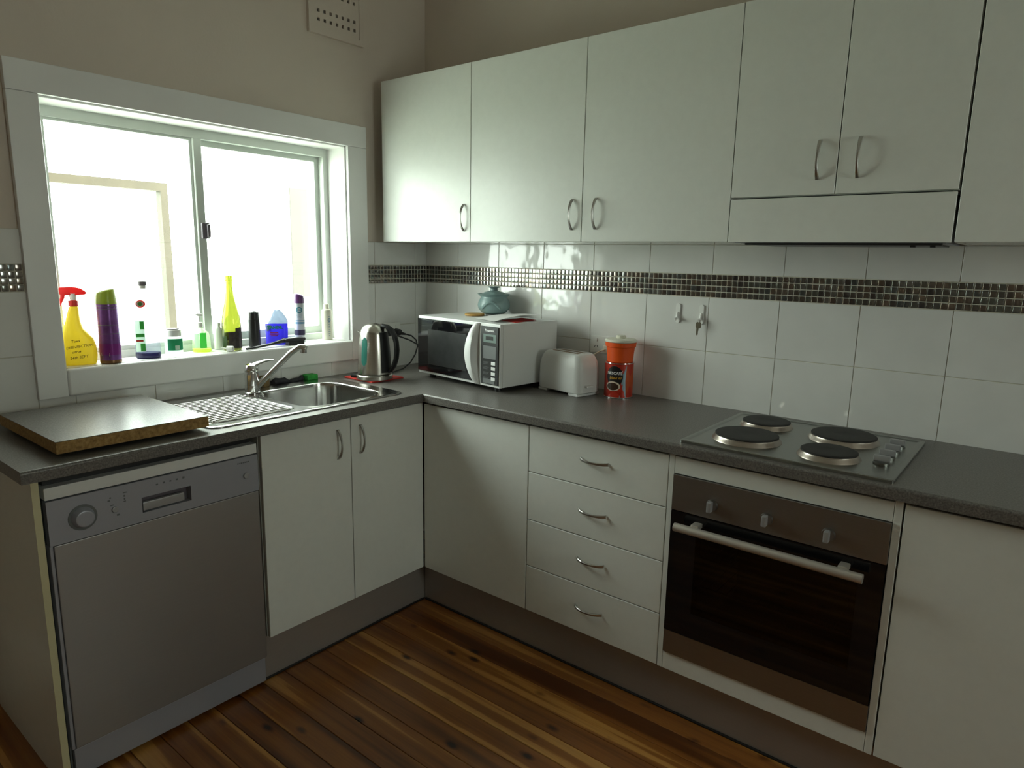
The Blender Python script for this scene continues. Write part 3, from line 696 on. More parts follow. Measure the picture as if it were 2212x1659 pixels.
sp = Vector((0.148, -1.022, 0.930)); ep = Vector((0.287, -0.938, 1.085)); pts = [sp + (ep-sp)*f for f in (0, 0.15, 0.3, 0.5, 0.7, 0.85)]
dh = (ep-sp); dh.z = 0; dh.normalize()
pts += [ep-Vector((0, 0, 0.006)), ep+dh*0.012+Vector((0, 0, 0.001)), ep+dh*0.028+Vector((0, 0, -0.0005)), ep+dh*0.036+Vector((0, 0, -0.004))]
spo = part('spout', B().tube(pts, 0.0105, 14, [0.0115, 0.0115, 0.011, 0.0105, 0.0105, 0.0105, 0.0105, 0.0108, 0.0112, 0.0105]), 'chrome', tp)
e2 = ep+dh*0.026; part('aerator', B().cyl(tuple(e2+Vector((0, 0, -0.004))), (0, 0, -1), 0.0115, 0.016, 18), 'chrome', spo)

# spare piece of worktop over the drainer end
bd = thing('worktop_offcut', 'loose slab of grey laminate chipboard lying across the drainer end', 'board', (0.3, -1.607, 0.9))
part('laminate_top', B().box(0.077, 0.531, -1.8065, -1.4085, 0.9435, 0.9450), 'laminate_bench', bd, smooth=0)
part('chipboard_core', B().box(0.077, 0.531, -1.8065, -1.4085, 0.9125, 0.9435, 0.0006, 1), 'chipboard', bd, label='raw yellow brown chipboard edges')
for x in (0.13, 0.46):
    for y in (-1.74, -1.46): part('foot', B().cyl((x, y, 0.9002), (0, 0, 1), 0.014, 0.0122, 14), 'black_plastic', bd)

# ================================================================ THINGS ON THE WORKTOP
WT = 0.9002
# microwave (own frame: x along its front, y towards the wall)
MWW, MWD, MZ0, MZ1 = 0.515, 0.33, 0.012, 0.262
ang = R(-6.4); FL = Vector((0.292, -0.330))
mo = (FL.x + math.cos(ang)*MWW/2 - math.sin(ang)*MWD/2, FL.y + math.sin(ang)*MWW/2 + math.cos(ang)*MWD/2, 0.909)
mv = thing('microwave_oven', 'white microwave oven with a black glass door in the corner of the worktop', 'microwave', mo, ang)
hx, hy = MWW/2, MWD/2
P = lambda name, b, m_, par=mv, **k: part(name, b, m_, par, local=True, **k)
P('body', B().box(-hx, hx, -hy+0.018, hy, MZ0, MZ1, 0.004), 'appliance_white')
P('front_frame', B().box(-hx, hx, -hy+0.001, -hy+0.0175, MZ0, MZ1, 0.003), 'appliance_white')
md = P('door', B().box(-hx+0.003, 0.120, -hy-0.006, -hy+0.0008, MZ0+0.012, MZ1-0.012, 0.0015, 1), 'black_gloss')
P('window_mesh', B().box(-hx+0.075, 0.065, -hy-0.0068, -hy-0.0061, MZ0+0.045, MZ1-0.055), 'door_mesh', md, smooth=0)
mh = B(); rings = []
for i in range(17):
    t = -1+2*i/16; z = (MZ0+MZ1)/2 + t*(MZ1-MZ0-0.006)/2; b_ = 1-t*t
    xl = 0.118-0.040*b_; xr = 0.134-0.022*b_*0.6; o_ = 0.006+0.026*b_**0.7
    rings.append([(xl, -hy-o_*0.8, z), ((xl+xr)/2, -hy-o_-0.004, z), (xr, -hy-o_, z), (xr+0.008, -hy-o_*0.3-0.002, z), (xr+0.010, -hy+0.0009, z), (xl+0.006, -hy-0.0062, z)])
mh.loops(rings); P('handle', mh, 'appliance_white', md, smooth=50)
cpn = P('control_panel', B().box(0.152, hx-0.006, -hy-0.004, -hy+0.0008, MZ0+0.010, MZ1-0.012, 0.001, 1), 'black_plastic')
pf = -hy-0.0041
P('display', B().box(0.168, 0.240, pf-0.0005, pf, 0.188, 0.220), 'lcd', cpn, smooth=0)
P('display_digits', B().box(0.182, 0.224, pf-0.0010, pf-0.0006, 0.197, 0.212), 'lcd_dark', cpn, smooth=0)
P('keypad', B().box(0.168, 0.240, pf-0.0008, pf, 0.124, 0.174), 'print_grey', cpn, smooth=0)
for i in range(4):
    z = 0.107-i*0.0205; P('button', B().box(0.214, 0.238, pf-0.002, pf, z-0.0065, z+0.0065, 0.001, 1), 'appliance_white', cpn)
    for k_ in range(3): P('printed_line', B().box(0.168, 0.200-0.004*k_, pf-0.0003, pf, z+0.003-k_*0.004, z+0.0042-k_*0.004), 'print_grey', cpn, smooth=0)
P('start_button', B().box(0.166, 0.236, pf-0.0012, pf, 0.026, 0.044, 0.001, 1), 'print_grey', cpn)
lettering('Panasonic', 0.0135, 'print_white', cpn, lambda u, v, w: (0.203+u, pf-0.0004-w, 0.234+v), 0.0, 0.0003, label='white maker name')
for sx in (-1, 1):
    for sy in (-1, 1): P('foot', B().cyl((sx*(hx-0.05), sy*(hy-0.04), -0.0085), (0, 0, 1), 0.014, 0.0215, 14), 'black_plastic')
MTZ = 0.909+MZ1+0.0004
# lidded stoneware pot
pt = thing('lidded_pot', 'blue grey stoneware pot with a knobbed lid on top of the microwave', 'pot', (0.522, -0.095, MTZ+0.007))
pc = (0.522, -0.095, MTZ+0.0072)
pb = part('pot_body', B().lathe([(0.040, 0.0), (0.055, 0.008), (0.067, 0.022), (0.071, 0.038), (0.067, 0.056), (0.059, 0.069), (0.058, 0.075), (0.071, 0.086), (0.0735, 0.088), (0.069, 0.088), (0.055, 0.077)], pc, 36, True, False), 'stoneware', pt)
arc = [(0.522+0.070*math.cos(a)*1.0, -0.095+0.070*math.sin(a), MTZ+0.032+0.030*math.sin((i/12)*math.pi)) for i, a in enumerate([R(-95+70*k/12) for k in range(13)])]
part('applied_handle', B().tube(arc, 0.006, 8, [0.004]+[0.0065]*11+[0.004]), 'stoneware', pb)
ld = part('lid', B().lathe([(0.060, 0.0), (0.057, 0.004), (0.040, 0.013), (0.022, 0.018), (0.016, 0.020), (0.0145, 0.028), (0.017, 0.030), (0.027, 0.033), (0.028, 0.036), (0.022, 0.038), (0.001, 0.038)], (0.522, -0.095, MTZ+0.0895), 32), 'stoneware', pt)
tag(part('coaster', B().lathe([(0.048, 0), (0.050, 0.002), (0.050, 0.005), (0.048, 0.007)], (0.540, -0.094, MTZ), 28), 'coaster_grey'), 'grey round coaster beneath the stoneware pot', 'coaster')
tag(part('coaster', B().lathe([(0.040, 0), (0.043, 0.002), (0.043, 0.008), (0.040, 0.010)], (0.473, -0.166, MTZ), 28), 'coaster_wood'), 'golden wooden round coaster lying empty on the microwave', 'coaster')
# papers
def sheet(corner, d1, d2, n1, n2, hf, th=0.0006):
    d1, d2 = Vector((*d1, 0)), Vector((*d2, 0)); b = B(); top = []; bot = []
    for i in range(n1+1):
        for j in range(n2+1):
            q_ = Vector(corner)+d1*(i/n1)+d2*(j/n2); z = hf(i/n1, j/n2)
            bot.append(b.bm.verts.new(q_+Vector((0, 0, z)))); top.append(b.bm.verts.new(q_+Vector((0, 0, z+th))))
    ix = lambda i, j: i*(n2+1)+j
    for i in range(n1):
        for j in range(n2):
            b.bm.faces.new([top[ix(*c)] for c in ((i, j), (i+1, j), (i+1, j+1), (i, j+1))])
            b.bm.faces.new([bot[ix(*c)] for c in ((i, j), (i, j+1), (i+1, j+1), (i+1, j))])
    ring = [ix(i, 0) for i in range(n1+1)]+[ix(n1, j) for j in range(1, n2+1)]+[ix(i, n2) for i in range(n1-1, -1, -1)]+[ix(0, j) for j in range(n2-1, 0, -1)]
    for a_, c_ in zip(ring, ring[1:]+ring[:1]): b.bm.faces.new((bot[a_], bot[c_], top[c_], top[a_]))
    return b
tag(part('paper_sheet', sheet((0.735, -0.340, MTZ+0.0036), (0.085, 0.225), (-0.150, 0.057), 12, 6, lambda i, j: 0.021*math.sin(min(1, i*1.7)*math.pi/2)*(1-0.35*j)-0.002*i), 'paper_white'), 'curled white printed sheet on top of the microwave', 'paper')
tag(part('paper_sheet', sheet((0.800, -0.290, MTZ+0.0006), (-0.01, 0.15), (-0.10, 0.03), 4, 4, lambda i, j: 0.0012*i), 'paper_red'), 'red leaflet under the curled white sheet', 'paper')

# toaster (own frame: x along its length)
tz = thing('toaster', 'white plastic two-slice toaster between microwave and coffee tin', 'toaster', (0.966, -0.150, WT), R(-11))
P = lambda name, b, m_, par=tz, **k: part(name, b, m_, par, local=True, **k)
tl, td, th = 0.118, 0.066, 0.163
sh = B(); rings = []
for z, e in ((0.010, -0.006), (0.014, 0.0), (0.05, 0.0), (0.105, -0.001), (0.128, -0.006), (0.145, -0.014), (0.156, -0.024), (0.161, -0.034)):
    rings.append([(x, y, z) for x, y in rrect(-tl-e*0.8+0, tl+e*0.8, -td-e*0.55, td+e*0.55, max(0.006, 0.030+e*0.3), 6)])
rings = [[(x, y, z) for x, y in rrect(-tl-e, tl+e, -td-e*0.7, td+e*0.7, 0.030+e*0.5, 6)] for z, e in ((0.010, -0.006), (0.014, 0.0), (0.05, 0.0), (0.105, -0.002), (0.128, -0.007), (0.145, -0.014), (0.156, -0.023), (0.1615, -0.033))]
sh.loops(rings); P('shell', sh, 'appliance_white', smooth=50)
for s_ in (-1, 1): P('slot', B().box(-0.070, 0.070, s_*0.018-0.0075, s_*0.018+0.0075, 0.1608, 0.1625, 0.0005, 1), 'can_brown')
for s_ in (-1, 1): P('foot', B().box(s_*0.085-0.025, s_*0.085+0.025, -td+0.004, td-0.004, 0.0, 0.0115, 0.003), 'appliance_white')
P('lever', B().box(tl-0.004, tl+0.016, -0.030, 0.006, 0.036, 0.044, 0.003), 'appliance_white')

# coffee tin with the canister standing on it
TCX, TCY, TR = 1.163, -0.096, 0.0555
tn = thing('coffee_tin', 'red and black instant coffee tin beside the toaster', 'tin', (TCX, TCY, WT))
part('tin_body', B().lathe([(TR-0.001, 0), (TR+0.0012, 0.001), (TR+0.0012, 0.004), (TR-0.001, 0.005), (TR-0.001, 0.131), (TR+0.0012, 0.132), (TR+0.0012, 0.136), (TR-0.001, 0.137)], (TCX, TCY, WT), 48), 'tin_red', tn)
part('tin_rim', B().lathe([(TR+0.0004, 0.1325), (TR+0.002, 0.134), (TR+0.0016, 0.1372), (TR-0.003, 0.1372)], (TCX, TCY, WT), 48, False, False), 'chrome', tn)
part('tin_rim', B().lathe([(TR+0.0004, 0.0055), (TR+0.002, 0.004), (TR+0.0016, 0.0004), (TR-0.003, 0.0002)], (TCX, TCY, WT), 48, False, False), 'chrome', tn)
A0 = math.atan2(CAM.y-TCY, CAM.x-TCX)
def wrap(r, a_off):
    return lambda u, v, w: ((r+w)*math.cos(A0+a_off+u/r), (r+w)*math.sin(A0+a_off+u/r), v)
def decal(name, outline, r, a_off, m_, par, n=1, th_=0.0004, base=(0, 0, 0)):
    """flat print wrapped on a round surface: outline (u,v) as a star-shaped polygon fan"""
    f = wrap(r, a_off); b = B(); cu = sum(u for u, v in outline)/len(outline); cv = sum(v for u, v in outline)/len(outline)
    rings = []
    for k_ in range(9):
        s_ = max(0.001, k_/8); rings.append([tuple(Vector(f(cu+(u-cu)*s_, cv+(v-cv)*s_, th_))+Vector(base)) for u, v in outline])
    b.loops(rings, False, False); return part(name, b, m_, par, local=True, smooth=60)
def oval(cu, cv, a, b_, n=28): return [(cu+a*math.cos(2*math.pi*i/n), cv+b_*math.sin(2*math.pi*i/n)) for i in range(n)]
def quad(u0, u1, v0, v1, n=5):
    return [(u0+(u1-u0)*i/n, v0) for i in range(n)]+[(u1, v0+(v1-v0)*i/n) for i in range(n)]+[(u1-(u1-u0)*i/n, v1) for i in range(n)]+[(u0, v1-(v1-v0)*i/n) for i in range(n)]
r0 = TR-0.001
decal('printed_band', [(0.004, 0.006), (0.03, 0.006), (0.026, 0.07), (0.030, 0.130), (-0.018, 0.130), (0.002, 0.115), (0.012, 0.085), (0.012, 0.06)], r0, 0, 'tin_blue', tn)
decal('printed_band', [(0.030, 0.006), (0.075, 0.006), (0.075, 0.130), (0.030, 0.130), (0.026, 0.07)], r0, 0, 'tin_orange', tn)
decal('printed_oval', oval(-0.017, 0.086, 0.033, 0.040), r0, 0, 'tin_black', tn, th_=0.0007)
decal('printed_cup', [(-0.045, 0.012), (0.008, 0.012), (0.014, 0.030), (0.016, 0.058), (-0.044, 0.052)], r0, 0, 'tin_red', tn, th_=0.0006)
decal('printed_cup_rim', oval(-0.022, 0.048, 0.029, 0.0185), r0, 0, 'print_cream', tn, th_=0.0010)
decal('printed_coffee', oval(-0.023, 0.047, 0.0235, 0.0145), r0, 0, 'tin_brown', tn, th_=0.0013)
lettering('NESCAFE', 0.0150, 'print_white', tn, lambda u, v, w: wrap(r0+0.0012, -0.017/r0)(u, v+0.098, w), 0, 0.0003)
decal('accent', [(0.0095, 0.1045), (0.0110, 0.1040), (0.0150, 0.1085), (0.0130, 0.1090)], r0, 0, 'print_white', tn, th_=0.0014)
lettering('blend 43', 0.0135, 'print_gold', tn, lambda u, v, w: wrap(r0+0.0012, -0.013/r0)(u, v+0.080, w), 0.2, 0.0003)
cn = thing('canister', 'orange plastic canister with a cream lid standing on the coffee tin', 'canister', (TCX+0.002, TCY, WT+0.1376))
cz = WT+0.1376
part('canister_body', B().lathe([(0.047, 0), (0.049, 0.002), (0.053, 0.05), (0.0545, 0.058), (0.058, 0.060), (0.0595, 0.076), (0.057, 0.077)], (TCX+0.002, TCY, cz), 44), 'orange_plastic', cn)
ldc = part('lid', B().lathe([(0.0600, 0.0), (0.0615, 0.002), (0.0615, 0.006), (0.058, 0.010), (0.040, 0.012), (0.020, 0.0125), (0.001, 0.0125)], (TCX+0.002, TCY, cz+0.0772), 44), 'plastic_cream', cn)
part('lid_button', B().lathe([(0.017, 0.0), (0.0185, 0.003), (0.0185, 0.010), (0.016, 0.012), (0.001, 0.0115)], (TCX+0.002, TCY, cz+0.0895), 28), 'plastic_cream', ldc)

# power points and leads
def gpo(label, loc, rz):
    t = thing('power_outlet', label, 'power outlet', loc, rz)
    part('cover_plate', B().box(-0.0575, 0.0575, -0.009, 0, -0.036, 0.036, 0.003), 'plastic_white', t, local=True)
    for s_ in (-1, 1):
        part('rocker_switch', B().box(s_*0.030-0.005, s_*0.030+0.005, -0.012, -0.0092, 0.012, 0.026, 0.001, 1), 'plastic_white', t, local=True)
        for dx, r_ in ((-0.006, 25), (0.006, -25)):
            b = B().box(-0.0012, 0.0012, -0.0003, 0.0003, -0.004, 0.004).xf(Matrix.Translation((s_*0.030+dx, -0.0095, -0.008)) @ Matrix.Rotation(R(r_), 4, 'Y'))
            part('pin_slot', b, 'print_dark', t, local=True, smooth=0)
    return t
gpo('white double power point on the tiles behind the toaster', (1.036, -0.0078, 1.083), 0)
gpo('white double power point on the tiles beside the kettle', (0.0078, -0.245, 1.075), R(90))
# toaster lead with plug
tl_ = thing('toaster_lead', 'cream toaster lead plugged in behind the coffee tin', 'cord', (1.066, -0.02, 1.072))
part('plug', B().box(1.054, 1.078, -0.048, -0.0182, 1.056, 1.086, 0.004), 'plastic_cream', tl_)
part('cable', B().tube([(1.066, -0.048, 1.068), (1.060, -0.056, 1.066), (1.045, -0.066, 1.058), (1.028, -0.072, 1.046), (1.018, -0.073, 1.030), (1.014, -0.072, 0.98), (1.016, -0.070, 0.93)], 0.003, 8), 'plastic_cream', tl_)
# kettle plug and cables at the corner outlet
kl = thing('kettle_lead', 'black kettle lead plugged into the outlet beside the kettle', 'cord', (0.03, -0.225, 1.064))
part('plug', B().cyl((0.0175, -0.216, 1.066), (1, 0, 0), 0.017, 0.030, 18, 0.015, 0.004), 'black_plastic', kl)
part('strain_relief', B().tube([(0.044, -0.212, 1.062), (0.056, -0.203, 1.059), (0.064, -0.196, 1.057)], 0.006, 10, [0.008, 0.006, 0.004]), 'black_plastic', kl)
part('cable', B().tube([(0.062, -0.197, 1.0575), (0.080, -0.175, 1.050), (0.095, -0.160, 1.030), (0.105, -0.160, 1.0), (0.110, -0.180, 0.965), (0.115, -0.215, 0.930), (0.125, -0.27, 0.908), (0.14, -0.33, 0.9045), (0.16, -0.40, 0.9045)], 0.0033, 8), 'black_plastic', kl)
ml = thing('microwave_lead', 'black microwave lead drooping from the outlet behind the microwave', 'cord', (0.03, -0.27, 1.064))
part('plug', B().cyl((0.0175, -0.274, 1.066), (1, 0, 0), 0.016, 0.028, 18, 0.014, 0.004), 'black_plastic', ml)
part('cable', B().tube([(0.044, -0.270, 1.062), (0.06, -0.235, 1.050), (0.085, -0.19, 1.030), (0.12, -0.14, 0.995), (0.17, -0.09, 0.955), (0.22, -0.07, 0.93), (0.28, -0.05, 0.9145)], 0.0035, 8), 'black_plastic', ml)

# trivet and kettle
tv = part('trivet', B().box(0.093, 0.280, -0.582, -0.408, WT, WT+0.006, 0.002), 'trivet_red'); tag(tv, 'flat red square trivet under the kettle', 'trivet')
KX, KY, KZ = 0.220, -0.518, WT+0.0064
kt = thing('kettle', 'brushed steel cordless kettle with a black handle', 'kettle', (KX, KY, KZ), R(22))
P = lambda name, b, m_, par=kt, **k: part(name, b, m_, par, local=True, **k)
P('power_base', B().lathe([(0.074, 0), (0.077, 0.002), (0.077, 0.016), (0.073, 0.020), (0.001, 0.020)], (0, 0, 0), 44), 'kettle_steel')
P('base_foot', B().box(-0.105, -0.070, -0.02, 0.02, 0.001, 0.012, 0.003), 'black_plastic')
kprof = [(0.067, 0.0215), (0.0705, 0.024), (0.0705, 0.030), (0.069, 0.06), (0.066, 0.11), (0.0615, 0.16), (0.057, 0.192), (0.0555, 0.198)]
kbd = P('jug', B().lathe(kprof, (0, 0, 0), 48), 'kettle_steel')
P('lid', B().lathe([(0.0545, 0.1985), (0.053, 0.206), (0.045, 0.220), (0.030, 0.230), (0.012, 0.235), (0.001, 0.2355)], (0, 0, 0), 40), 'kettle_steel')
sb_ = B(); rings = []
for f_, w_, z0_, z1_ in ((0.0, 0.026, 0.150, 0.197), (0.5, 0.018, 0.172, 0.199), (1.0, 0.008, 0.190, 0.202)):
    x_ = -0.054-f_*0.022
    rings.append([(x_, -w_, z1_), (x_, 0, z1_+0.001), (x_, w_, z1_), (x_+0.004, w_*0.6, (z0_+z1_)/2), (x_+0.006, 0, z0_), (x_+0.004, -w_*0.6, (z0_+z1_)/2)])
sb_.loops(rings); P('spout', sb_, 'kettle_steel', smooth=60)
# handle: a broad black spine on the jug and a bowed grip
def kr(z):
    for (r_a, z_a), (r_b, z_b) in zip(kprof, kprof[1:]):
        if z_a <= z <= z_b: return r_a+(r_b-r_a)*(z-z_a)/(z_b-z_a)
    return kprof[-1][0]
spn = B(); rings = []
for i in range(13):
    z = 0.032+i*(0.200-0.032)/12; r_ = kr(z)
    rings.append([((r_+0.0015)*math.cos(R(a_)), (r_+0.0015)*math.sin(R(a_)), z) for a_ in range(-38, 39, 4)]+[((r_-0.004)*math.cos(R(a_)), (r_-0.004)*math.sin(R(a_)), z) for a_ in range(38, -39, -4)])
spn.loops(rings); P('handle_spine', spn, 'black_plastic', smooth=50)
gr = B(); rings = []
path = [(0.040, 0.226), (0.060, 0.224), (0.080, 0.212), (0.094, 0.190), (0.103, 0.160), (0.106, 0.125), (0.102, 0.090), (0.092, 0.060), (0.078, 0.040), (0.066, 0.034)]
for i, (x_, z_) in enumerate(path):
    p_, n_2 = path[max(0, i-1)], path[min(len(path)-1, i+1)]
    t_ = Vector((n_2[0]-p_[0], 0, n_2[1]-p_[1])).normalized(); nn = Vector((-t_.z, 0, t_.x)); w_ = 0.019 if 0 < i < len(path)-1 else 0.015; h_ = 0.0085
    c_ = Vector((x_, 0, z_))
    rings.append([tuple(c_+nn*h_*math.cos(2*math.pi*k_/14)+Vector((0, w_*math.sin(2*math.pi*k_/14), 0))) for k_ in range(14)])
gr.loops(rings); P('handle', gr, 'black_plastic', smooth=60)
wn = B(); wa = -101; rings = []
for i in range(13):
    f_ = i/12; z = 0.062+f_*0.118; hw_ = 12*math.sqrt(max(0.02, 1-(2*f_-1)**6)); r_ = kr(z)
    rings.append([((r_+0.001)*math.cos(R(wa+hw_*a_)), (r_+0.001)*math.sin(R(wa+hw_*a_)), z) for a_ in (-1, -0.5, 0, 0.5, 1)]+[((r_-0.002)*math.cos(R(wa+hw_*a_)), (r_-0.002)*math.sin(R(wa+hw_*a_)), z) for a_ in (1, 0.5, 0, -0.5, -1)])
wn.loops(rings); P('water_window', wn, 'kettle_window', smooth=60, label='teal water level window')

# washing-up bits behind the bowl
tag(part('sponge', B().box(0.020, 0.062, -0.742, -0.690, WT, 0.926, 0.004), 'sponge_green'), 'bright green scouring sponge behind the sink bowl', 'sponge')
rg = B(); rings = []
for i in range(11):
    f_ = i/10; y_ = -0.885+f_*0.135; h_ = 0.020+0.008*math.sin(f_*7)+0.004*math.sin(f_*19); w_ = 0.016+0.003*math.cos(f_*9)
    rings.append([(0.032+w_*math.cos(a_), y_, WT+max(0.0, h_*0.5+h_*0.5*math.sin(a_))) for a_ in [2*math.pi*k_/12 for k_ in range(12)]])
rg.loops(rings); tag(part('dish_cloth', rg, 'rag_dark', smooth=60), 'crumpled dark grey dish cloth behind the sink bowl', 'cloth')
sbx = thing('scrubbing_brush', 'brown scrubbing brush leaning behind the tap', 'brush', (0.035, -0.92, WT))
part('brush_block', B().box(0.020, 0.050, -0.938, -0.905, 0.925, 0.945, 0.005), 'sponge_brown', sbx)
part('bristles', B().box(0.023, 0.047, -0.935, -0.908, WT, 0.9255, 0.002), 'sponge_brown', sbx)

# hooks on the tiles
def hook(label, x):
    t = thing('adhesive_hook', label, 'hook', (x, -0.0078, 1.232))
    b = B().poly(rrect(-0.0085, 0.0085, -0.036, 0.036, 0.0084, 5), 0.005, lambda u, v, w: (u, -w, v)); part('hook_plate', b, 'plastic_white', t, local=True)
    part('hook_arm', B().tube([(0, -0.005, 0.004), (0, -0.009, -0.012), (0, -0.013, -0.022), (0, -0.020, -0.024), (0, -0.024, -0.016)], 0.0042, 8), 'plastic_white', t, local=True)
hook('white adhesive hook with nothing on it', 1.352); hook('white adhesive hook with a key hanging on it', 1.444)
ky = thing('key', 'small dark metal key hanging from the wall hook', 'key', (1.443, -0.028, 1.20))
part('key_ring', B().tube([(0.006*math.cos(R(a)), 0, 0.009+0.006*math.sin(R(a))) for a in range(0, 361, 24)], 0.0009, 6), 'brass_key', ky, local=True)
part('key_bow', B().poly(rrect(-0.010, 0.010, -0.018, 0.006, 0.007, 4), 0.002, lambda u, v, w: (u, w-0.001, v)), 'brass_key', ky, local=True)
part('key_blade', B().poly([(-0.004, -0.016), (0.004, -0.016), (0.004, -0.026), (0.002, -0.028), (0.004, -0.031), (0.002, -0.034), (0.003, -0.038), (0.0, -0.044), (-0.004, -0.040)], 0.0018, lambda u, v, w: (u-0.003, w-0.0009, v)), 'brass_key', ky, local=True)

# ================================================================ THINGS ON THE WINDOW SILL
SZ = WZ0+0.0007
F2C = math.atan2(CAM.y+1.1, CAM.x)     # heading from the sill towards the photographer
def face(x, y): return math.atan2(CAM.y-y, CAM.x-x)
def sthing(name, label, cat, x, y, rz=None):
    t = thing(name, label, cat, (x, y, SZ), (face(x, y)+R(90)) if rz is None else rz)
    return t, (lambda n_, b, m_, par=None, **k: part(n_, b, m_, par or t, local=True, **k))
FR = lambda u, v, w: (u, -w, v)        # front-facing plane of a sill thing: u right, v up, w towards the photographer
# yellow trigger spray
t, P = sthing('spray_bottle', 'yellow trigger spray bottle with a red head on the window sill', 'spray bottle', -0.052, -1.533)
rings = []
for z, x0, x1, dp in ((0.0, -0.047, 0.040, 0.020), (0.004, -0.051, 0.044, 0.024), (0.03, -0.052, 0.047, 0.026), (0.06, -0.051, 0.046, 0.026), (0.085, -0.050, 0.040, 0.025), (0.104, -0.047, 0.026, 0.024), (0.118, -0.043, 0.014, 0.022), (0.140, -0.036, 0.008, 0.020), (0.165, -0.029, 0.006, 0.018), (0.182, -0.024, 0.006, 0.016), (0.192, -0.019, 0.004, 0.013)):
    cx = (x0+x1)/2; hx_ = (x1-x0)/2
    rings.append([(cx+hx_*math.copysign(abs(math.cos(a))**0.75, math.cos(a)), dp*math.copysign(abs(math.sin(a))**0.75, math.sin(a)), z) for a in [2*math.pi*k/28 for k in range(28)]])
bt = P('bottle', B().loops(rings), 'spray_yellow', smooth=60)
P('collar', B().lathe([(0.0135, 0.0), (0.0145, 0.002), (0.0140, 0.018), (0.012, 0.019)], (-0.008, 0, 0.1925), 24), 'spray_red')
P('neck', B().lathe([(0.009, 0), (0.010, 0.010), (0.013, 0.022)], (-0.007, 0, 0.2118), 18), 'plastic_white')
hd = B().poly([(-0.046, 0.006), (-0.030, 0.002), (0.006, 0.002), (0.030, 0.004), (0.034, 0.008), (0.024, 0.018), (0.010, 0.026), (-0.012, 0.029), (-0.034, 0.028), (-0.046, 0.026)], 0.022, lambda u, v, w: (u, w-0.011, 0.2265+v))
bmesh.ops.bevel(hd.bm, geom=list(hd.bm.edges), offset=0.003, segments=2, affect='EDGES')
hdo = P('spray_head', hd, 'spray_red_t')
P('trigger', B().tube([(-0.034, 0, 0.232), (-0.036, 0, 0.220), (-0.042, 0, 0.206), (-0.047, 0, 0.194)], 0.005, 8, [0.007, 0.006, 0.005, 0.004]), 'spray_red_t', hdo)
for s_, sz, u_, v_ in (('Toxx', 0.012, -0.012, 0.080), ('DISINFECTION', 0.0115, -0.002, 0.062), ('citrus', 0.0115, -0.012, 0.045), ('24th SEPT', 0.0125, -0.006, 0.026)):
    lettering(s_, sz, 'print_dark', bt, lambda u, v, w, u_=u_, v_=v_: FR(u_+u, v_+v+u*0.12, 0.0258+w), 0.15)
# purple aerosol
t, P = sthing('aerosol_can', 'purple aerosol can with an olive green cap on the window sill', 'spray can', -0.020, -1.455)
P('can', B().lathe([(0.029, 0), (0.0325, 0.002), (0.0325, 0.0)], (0, 0, 0), 4) if False else B().lathe([(0.030, 0.0), (0.0328, 0.003), (0.0328, 0.010), (0.0322, 0.012)], (0, 0, 0), 36), 'can_brown')
cb_ = P('printed_sleeve', B().lathe([(0.0322, 0.012), (0.0322, 0.075), (0.0322, 0.190), (0.0318, 0.198)], (0, 0, 0), 36, True, False), 'can_purple')
P('printed_band', B().lathe([(0.0324, 0.030), (0.0325, 0.031), (0.0325, 0.066), (0.0324, 0.067)], (0, 0, 0), 36, False, False), 'can_magenta', cb_)
for z in (0.100, 0.128, 0.182, 0.190): P('printed_line', B().lathe([(0.0323, z), (0.0325, z+0.0004), (0.0325, z+0.0014), (0.0323, z+0.0018)], (0, 0, 0), 36, False, False), 'print_grey', cb_)
P('barcode_patch', B().poly([(-0.026, 0.028), (-0.002, 0.026), (-0.002, 0.036), (-0.026, 0.038)], 0.0006, lambda u, v, w: (u, -math.sqrt(max(0, 0.0324**2-u*u))-w, v)), 'silver_plastic_light', cb_, smooth=0)
P('barcode_patch', B().poly([(-0.026, 0.016), (-0.002, 0.014), (-0.002, 0.025), (-0.026, 0.027)], 0.0006, lambda u, v, w: (u, -math.sqrt(max(0, 0.0324**2-u*u))-w, v)), 'print_dark', cb_, smooth=0)
cp_ = B(); n = 36; rings = []
for z, r_ in ((0.1985, 0.0318), (0.205, 0.0315), (0.225, 0.0295)): rings.append([(r_*math.cos(2*math.pi*i/n), r_*math.sin(2*math.pi*i/n), z) for i in range(n)])
rings.append([(0.0275*math.cos(2*math.pi*i/n), 0.0275*math.sin(2*math.pi*i/n), 0.240+0.006*math.cos(2*math.pi*i/n)) for i in range(n)])
rings.append([(0.0235*math.cos(2*math.pi*i/n), 0.0235*math.sin(2*math.pi*i/n), 0.243+0.006*math.cos(2*math.pi*i/n)) for i in range(n)])
rings.append([(0.015*math.cos(2*math.pi*i/n), 0.015*math.sin(2*math.pi*i/n), 0.232+0.004*math.cos(2*math.pi*i/n)) for i in range(n)])
P('cap', B().loops(rings), 'can_olive', smooth=60)
